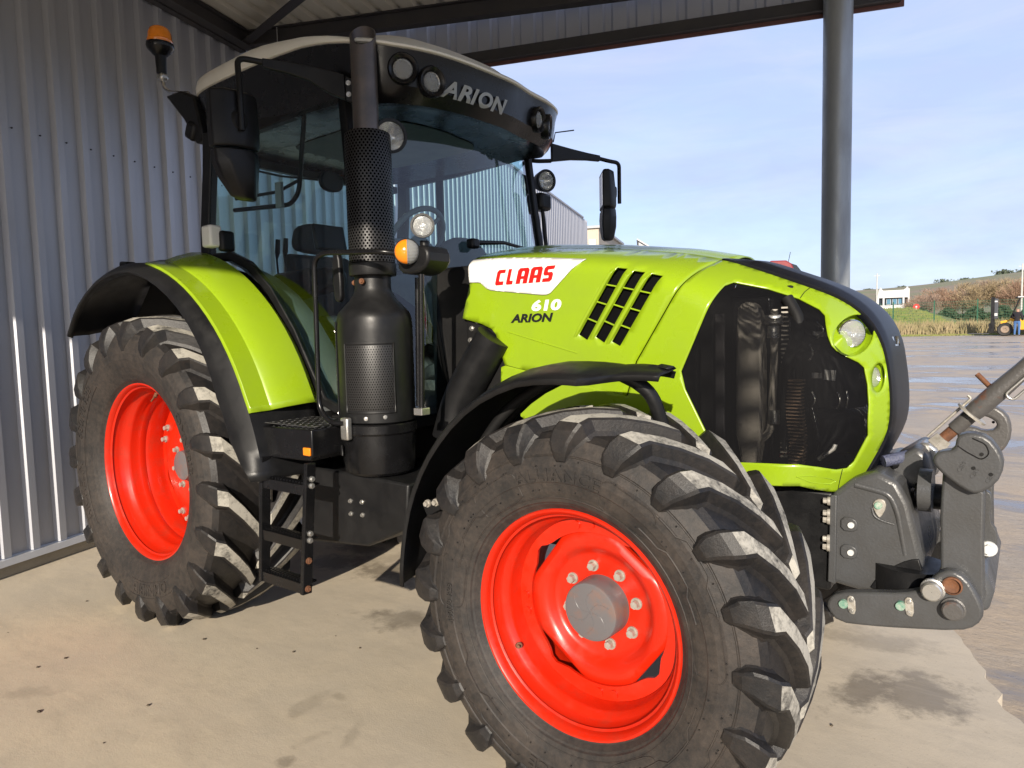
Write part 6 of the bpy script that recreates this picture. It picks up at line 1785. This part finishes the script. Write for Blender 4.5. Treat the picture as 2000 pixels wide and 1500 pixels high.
# leafless trees in front of the hill
M['bark'] = mat('bare_bark', (0.20, 0.15, 0.10), 0.9, var=0.3, vscale=2)
TW = [mat('russet_twigs', (0.36, 0.23, 0.155), 0.9, var=0.35, vscale=1.2), mat('ochre_twigs', (0.38, 0.29, 0.17), 0.9, var=0.35, vscale=1.2), mat('brown_twigs', (0.31, 0.225, 0.17), 0.9, var=0.3, vscale=1.2), mat('evergreen_leaves', (0.11, 0.135, 0.09), 0.9, var=0.4, vscale=1.5)]  # twig colours paled and greyed to carry the distance haze
def tree(c, z, h, rad, tw, label, seed, group, n=900, trunk=True):
    rnd = random.Random(seed)
    t = empty('bare_tree' if tw < 3 else 'evergreen_tree', (c.x, c.y, z))
    tag(t, label, 'tree', group)
    mb = MB()
    mb.tube([(0, 0, -0.2), (rnd.uniform(-.1, .1), 0, h * 0.35), (rnd.uniform(-.2, .2), 0, h * 0.75)], [0.02 * h, 0.013 * h, 0.004 * h], 7)
    limbs = []
    for i in range(9):
        a = rnd.uniform(0, 2 * pi); z0 = h * rnd.uniform(0.15, 0.6); L = rad * rnd.uniform(0.6, 1.05)
        tip = V((cos(a) * L, sin(a) * L, z0 + h * rnd.uniform(0.2, 0.42)))
        limbs.append((V((0, 0, z0)), tip))
        mb.tube([(0, 0, z0), tip * 0.5 + V((0, 0, z0 * 0.5 - 0.02 * h)), tip], [0.008 * h, 0.005 * h, 0.002 * h], 5)
    mb.build('trunk', M['bark'], t, smooth=60)
    mb = MB()
    for i in range(n):
        a, b = rnd.choice(limbs) if rnd.random() < 0.7 else (V((0, 0, h * 0.3)), V((0, 0, h * 0.9)))
        p = a.lerp(b, rnd.uniform(0.15, 1.05)) + V((rnd.gauss(0, 1), rnd.gauss(0, 1), rnd.gauss(0, 0.8))) * rad * 0.16
        if p.z > h: continue
        if tw < 3:
            d = V((p.x * 0.5 + rnd.gauss(0, 0.4), p.y * 0.5 + rnd.gauss(0, .4), rnd.uniform(0.5, 1.3))).normalized() * h * rnd.uniform(0.07, 0.16)
            s = d.cross(V((rnd.gauss(0, 1), rnd.gauss(0, 1), 0.1))).normalized() * rnd.uniform(0.018, 0.04) * max(1, h / 6)
            mb.add([p - s, p + s, p + d], [(0, 1, 2)])
        else:
            s = rad * rnd.uniform(0.05, 0.12)
            u, v = V((rnd.gauss(0, 1), rnd.gauss(0, 1), rnd.gauss(0, 1))).normalized() * s, V((rnd.gauss(0, 1), rnd.gauss(0, 1), rnd.gauss(0, 1))).normalized() * s
            mb.add([p - u, p + v, p + u, p - v], [(0, 1, 2, 3)])
    mb.build('crown', TW[tw], t, smooth=0, recalc=False)
k = 0
for i, (az, d, h, rad, tw) in enumerate([(97.0, 125, 3.2, 2.0, 0), (96.3, 132, 4.4, 2.4, 0), (95.6, 122, 4.6, 2.6, 2), (95.0, 135, 5.6, 2.6, 0), (94.4, 124, 5.2, 2.6, 0), (93.8, 134, 6.4, 2.8, 1), (93.2, 122, 6.0, 2.6, 1), (92.6, 130, 6.6, 2.8, 2), (92.0, 124, 6.6, 2.6, 1), (91.4, 132, 6.9, 2.8, 1), (90.8, 122, 6.6, 2.6, 0), (90.2, 130, 6.8, 2.8, 1), (89.5, 126, 6.6, 2.8, 2), (99.8, 140, 3.2, 2.2, 0), (101.0, 138, 3.4, 2.4, 2)]):
    c = far(az, d)
    kind = ['russet', 'ochre', 'brown'][tw]
    tree(c, gz(c), h * 0.78, rad * 1.05, tw, 'leafless %s tree in the row below the hill, %s' % (kind, ['first', 'second', 'third', 'fourth', 'fifth', 'sixth', 'seventh', 'eighth', 'ninth', 'tenth', 'eleventh', 'twelfth', 'thirteenth', 'fourteenth', 'fifteenth'][i] + ' from the white house'), 100 + i, 'bare trees below the hill', n=3200)
for i, (az, h, rad) in enumerate(((91.55, 8, 9), (95.0, 7, 6), (97.4, 5, 5), (99.6, 5, 5), (93.6, 5, 6), (90.6, 6, 5))):
    c = far(az, 655)
    tree(c, hill_z(az, 655) - 2.6, h * 0.8, rad, 3, 'dark tree on the skyline of the hill, %s' % ['the largest', 'a rounded one left of centre', 'a low one above the white house', 'a low one beside the post', 'a flat one in the middle', 'the rightmost'][i], 200 + i, 'trees on the hill ridge', n=500)
# dark hedge behind the fence at the right
rnd = random.Random(3)
mb = MB()
for i in range(5000):
    az = rnd.uniform(88, 97.5); d = rnd.uniform(112, 116); p = far(az, d)
    z = gz(p) + rnd.uniform(0, 1.7) * (0.8 + 0.3 * sin(az * 4))
    s = rnd.uniform(0.12, 0.3)
    u, v = V((rnd.gauss(0, 1), rnd.gauss(0, 1), rnd.gauss(0, 1))).normalized() * s, V((rnd.gauss(0, 1), rnd.gauss(0, 1), rnd.gauss(0, 1))).normalized() * s
    q = V((p.x, p.y, z)); mb.add([q - u, q + v, q + u, q - v], [(0, 1, 2, 3)])
hd = mb.build('hedge', mat('hedge_leaves', (0.06, 0.085, 0.04), 0.9, var=0.4, vscale=0.8), smooth=0, recalc=False)
tag(hd, 'dark low hedge behind the mesh fence', 'hedge')

# forklift truck seen side-on, its mast to the left
fk = empty('forklift', (far(91.0, 55.0).x, far(91.0, 55.0).y, gz(far(91.0, 55.0)) + 0.0))
tag(fk, 'yellow and black forklift truck across the yard with its mast to the left', 'forklift')
myel = mat('forklift_yellow', (0.72, 0.36, 0.02), 0.45, var=0.15)
for y in (-0.42, 0.42):
    MB().box((-1.02, y, 1.35), (0.20, 0.10, 2.3)).build('mast_rail', M['black'], fk, smooth=0, bevel=0.01)
MB().box((-0.98, 0, 2.42), (0.14, 0.90, 0.10)).build('mast_top', M['black'], fk, smooth=0)
MB().box((-0.86, -0.36, 1.75), (0.26, 0.16, 1.3)).build('lift_cylinder', mat('grey_ram', (0.06, 0.065, 0.075), 0.4, var=0.2), fk, smooth=0, bevel=0.04)
MB().box((-0.86, -0.445, 1.38), (0.20, 0.01, 0.17)).build('white_plate', M['white_render'], fk, smooth=0)
MB().box((-0.86, -0.445, 2.22), (0.18, 0.01, 0.09)).build('white_plate', M['white_render'], fk, smooth=0)
MB().box((-1.16, 0, 0.55), (0.08, 1.0, 0.55)).build('fork_carriage', M['black'], fk, smooth=0)
for y in (-0.35, 0.35):
    MB().box((-1.75, y, 0.16), (1.15, 0.12, 0.05)).build('fork', M['cast'], fk, smooth=0)
MB().prism([(-0.55, 0.55), (-0.60, 0.95), (-0.2, 1.02), (0.05, 1.18), (0.35, 1.18), (0.42, 0.72), (1.75, 0.70), (1.95, 1.35), (1.35, 1.42), (1.1, 1.0), (2.0, 0.4), (1.6, 0.35), (0.2, 0.40)][:5] + [(0.45, 1.0), (0.9, 1.0), (1.0, 1.35), (1.9, 1.32), (2.02, 0.9), (1.95, 0.4), (0.4, 0.38), (0.30, 0.75), (-0.1, 0.98), (-0.45, 0.75)], -0.55, 0.55).build('body', myel, fk, smooth=0, bevel=0.03)
MB().box((0.75, 0, 0.7), (0.9, 0.9, 0.5)).build('engine_bay', M['black'], fk, smooth=0)
for p, q in (((-0.05, 1.15), (0.38, 2.40)), ((1.35, 1.35), (1.15, 2.40)), ((0.70, 1.0), (0.70, 2.40))):
    for y in (-0.5, 0.5):
        MB().bar((p[0], y, p[1]), (q[0], y, q[1]), 0.07, 0.07, up=(0, 1, 0)).build('guard_post', M['black'], fk, smooth=0)
mb = MB(); mb.add([(-0.06, -0.47, 1.2), (-0.06, 0.47, 1.2), (0.36, 0.47, 2.36), (0.36, -0.47, 2.36)], [(0, 1, 2, 3)])
mb.build('front_glass', mat('sky_glass', (0.28, 0.36, 0.48), 0.08, var=0.2), fk, smooth=0)
MB().box((0.80, 0, 2.45), (1.05, 1.08, 0.07)).build('overhead_guard', M['white_render'], fk, smooth=0, bevel=0.02)
MB().box((0.30, 0, 2.42), (0.30, 1.0, 0.10)).build('guard_front', M['black'], fk, smooth=0, bevel=0.02)
MB().box((0.75, 0, 1.22), (0.45, 0.45, 0.12)).build('seat', M['black'], fk, smooth=0)
for x, r in ((-0.35, 0.42), (1.45, 0.32)):
    for y in (-0.58, 0.58):
        wl_ = MB().lathe([(r * 0.55, -0.14), (r * 0.9, -0.15), (r, -0.10), (r, 0.10), (r * 0.9, 0.15), (r * 0.55, 0.14)], (x, y, r), (0, 1, 0), 32, caps=True).build('wheel', M['rubber'], fk, smooth=40)
        MB().lathe([(0.001, 0.0), (r * 0.18, 0.0), (r * 0.22, 0.04), (r * 0.5, 0.05), (r * 0.56, 0.02)], (x, y + (0.148 if y > 0 else -0.148), r), (0, 1 if y > 0 else -1, 0), 24).build('rim', mat('dull_rim', (0.30, 0.22, 0.16), 0.6, var=0.4, vscale=12), wl_, smooth=40)

# person standing at the forklift's near side: one continuous body
def person(loc, rz):
    root = empty('person', loc); root.rotation_euler = (0, 0, rz)
    tag(root, 'person in dark jacket and blue jeans standing beside the forklift', 'person')
    J = {'pel': (0, 0, 0.95), 'wst': (0.0, 0, 1.10), 'cst': (0.03, 0, 1.33), 'nk': (0.05, 0, 1.50), 'hd': (0.09, 0, 1.60), 'top': (0.10, 0, 1.72),
         'hr': (0, -0.10, 0.90), 'kr': (0.03, -0.11, 0.50), 'ar': (-0.02, -0.12, 0.09), 'tr': (0.14, -0.13, 0.04), 'hl': (0, 0.10, 0.90), 'kl': (0.06, 0.12, 0.50), 'al': (0.04, 0.13, 0.09), 'tl': (0.20, 0.14, 0.04),
         'sr': (0.03, -0.20, 1.42), 'er': (0.02, -0.27, 1.14), 'wr': (0.22, -0.22, 1.00), 'fr': (0.33, -0.20, 0.99), 'sl': (0.03, 0.20, 1.42), 'el': (0.06, 0.26, 1.15), 'wl': (0.28, 0.18, 1.06), 'fl': (0.38, 0.15, 1.06)}
    Rr = {'pel': .15, 'wst': .14, 'cst': .165, 'nk': .062, 'hd': .095, 'top': .075, 'hr': .105, 'kr': .068, 'ar': .05, 'tr': .042, 'hl': .105, 'kl': .068, 'al': .05, 'tl': .042, 'sr': .085, 'er': .058, 'wr': .036, 'fr': .03, 'sl': .085, 'el': .058, 'wl': .036, 'fl': .03}
    E = [('pel', 'wst'), ('wst', 'cst'), ('cst', 'nk'), ('nk', 'hd'), ('hd', 'top'), ('pel', 'hr'), ('hr', 'kr'), ('kr', 'ar'), ('ar', 'tr'), ('pel', 'hl'), ('hl', 'kl'), ('kl', 'al'), ('al', 'tl'), ('cst', 'sr'), ('sr', 'er'), ('er', 'wr'), ('wr', 'fr'), ('cst', 'sl'), ('sl', 'el'), ('el', 'wl'), ('wl', 'fl')]
    ks = list(J); me = bpy.data.meshes.new('body')
    me.from_pydata([J[k] for k in ks], [(ks.index(a), ks.index(b)) for a, b in E], [])
    o = bpy.data.objects.new('body', me); COL.objects.link(o); o.parent = root
    md = o.modifiers.new('skin', 'SKIN')
    for i, k in enumerate(ks):
        me.skin_vertices[0].data[i].radius = (Rr[k], Rr[k] * (1.0 if k not in ('cst', 'wst', 'pel') else 0.8))
        me.skin_vertices[0].data[i].use_root = (k == 'pel')
    o.modifiers.new('sub', 'SUBSURF').render_levels = 2
    # clothing by height on the body: jeans, jacket, skin, hair
    m, n, l, b = new_mat('clothed_body')
    tc = n.new('ShaderNodeTexCoord'); sp = n.new('ShaderNodeSeparateXYZ'); l.new(tc.outputs['Object'], sp.inputs[0])
    cr = n.new('ShaderNodeValToRGB'); cr.color_ramp.interpolation = 'CONSTANT'
    dv = n.new('ShaderNodeMath'); dv.operation = 'DIVIDE'; dv.inputs[1].default_value = 1.8; l.new(sp.outputs['Z'], dv.inputs[0]); l.new(dv.outputs[0], cr.inputs['Fac'])
    e = cr.color_ramp.elements
    e[0].position = 0; e[0].color = (0.16, 0.15, 0.14, 1)
    e[1].position = 0.06; e[1].color = (0.06, 0.14, 0.32, 1)
    for pos, cc in ((0.525, (0.014, 0.012, 0.016)), (0.842, (0.42, 0.24, 0.17)), (0.93, (0.06, 0.04, 0.03))):
        q = e.new(pos); q.color = c4(cc)
    l.new(cr.outputs[0], b.inputs['Base Color']); b.inputs['Roughness'].default_value = 0.85
    me.materials.append(m)
c = far(90.72, 53.8)
person((c.x, c.y, gz(c)), radians(75))

# grit and scraps of leaf lying on the concrete
rnd = random.Random(21)
mb = MB()
spots = [(-0.62, -1.22), (0.13, -1.62), (0.12, -1.74), (0.52, -1.10), (1.05, -0.92), (1.30, -0.70), (3.42, -0.10), (0.95, -1.60), (1.9, -1.9), (0.6, -1.9)]
for i in range(24):
    x, y = spots[i] if i < len(spots) else (rnd.uniform(-1.4, 3.6), rnd.uniform(-2.2, 0.9))
    s_ = rnd.uniform(0.002, 0.0045) if i >= len(spots) else rnd.uniform(0.006, 0.009)
    mb.ball((x, y, s_ * 0.4), (s_ * rnd.uniform(0.8, 1.8), s_, s_ * 0.5), 6, 4)
o = mb.build('floor_grit', mat('grit', (0.11, 0.085, 0.06), 0.9, var=0.5, vscale=40), smooth=0)
tag(o, 'small dark grit and leaf scraps scattered over the concrete', 'grit', kind='stuff')
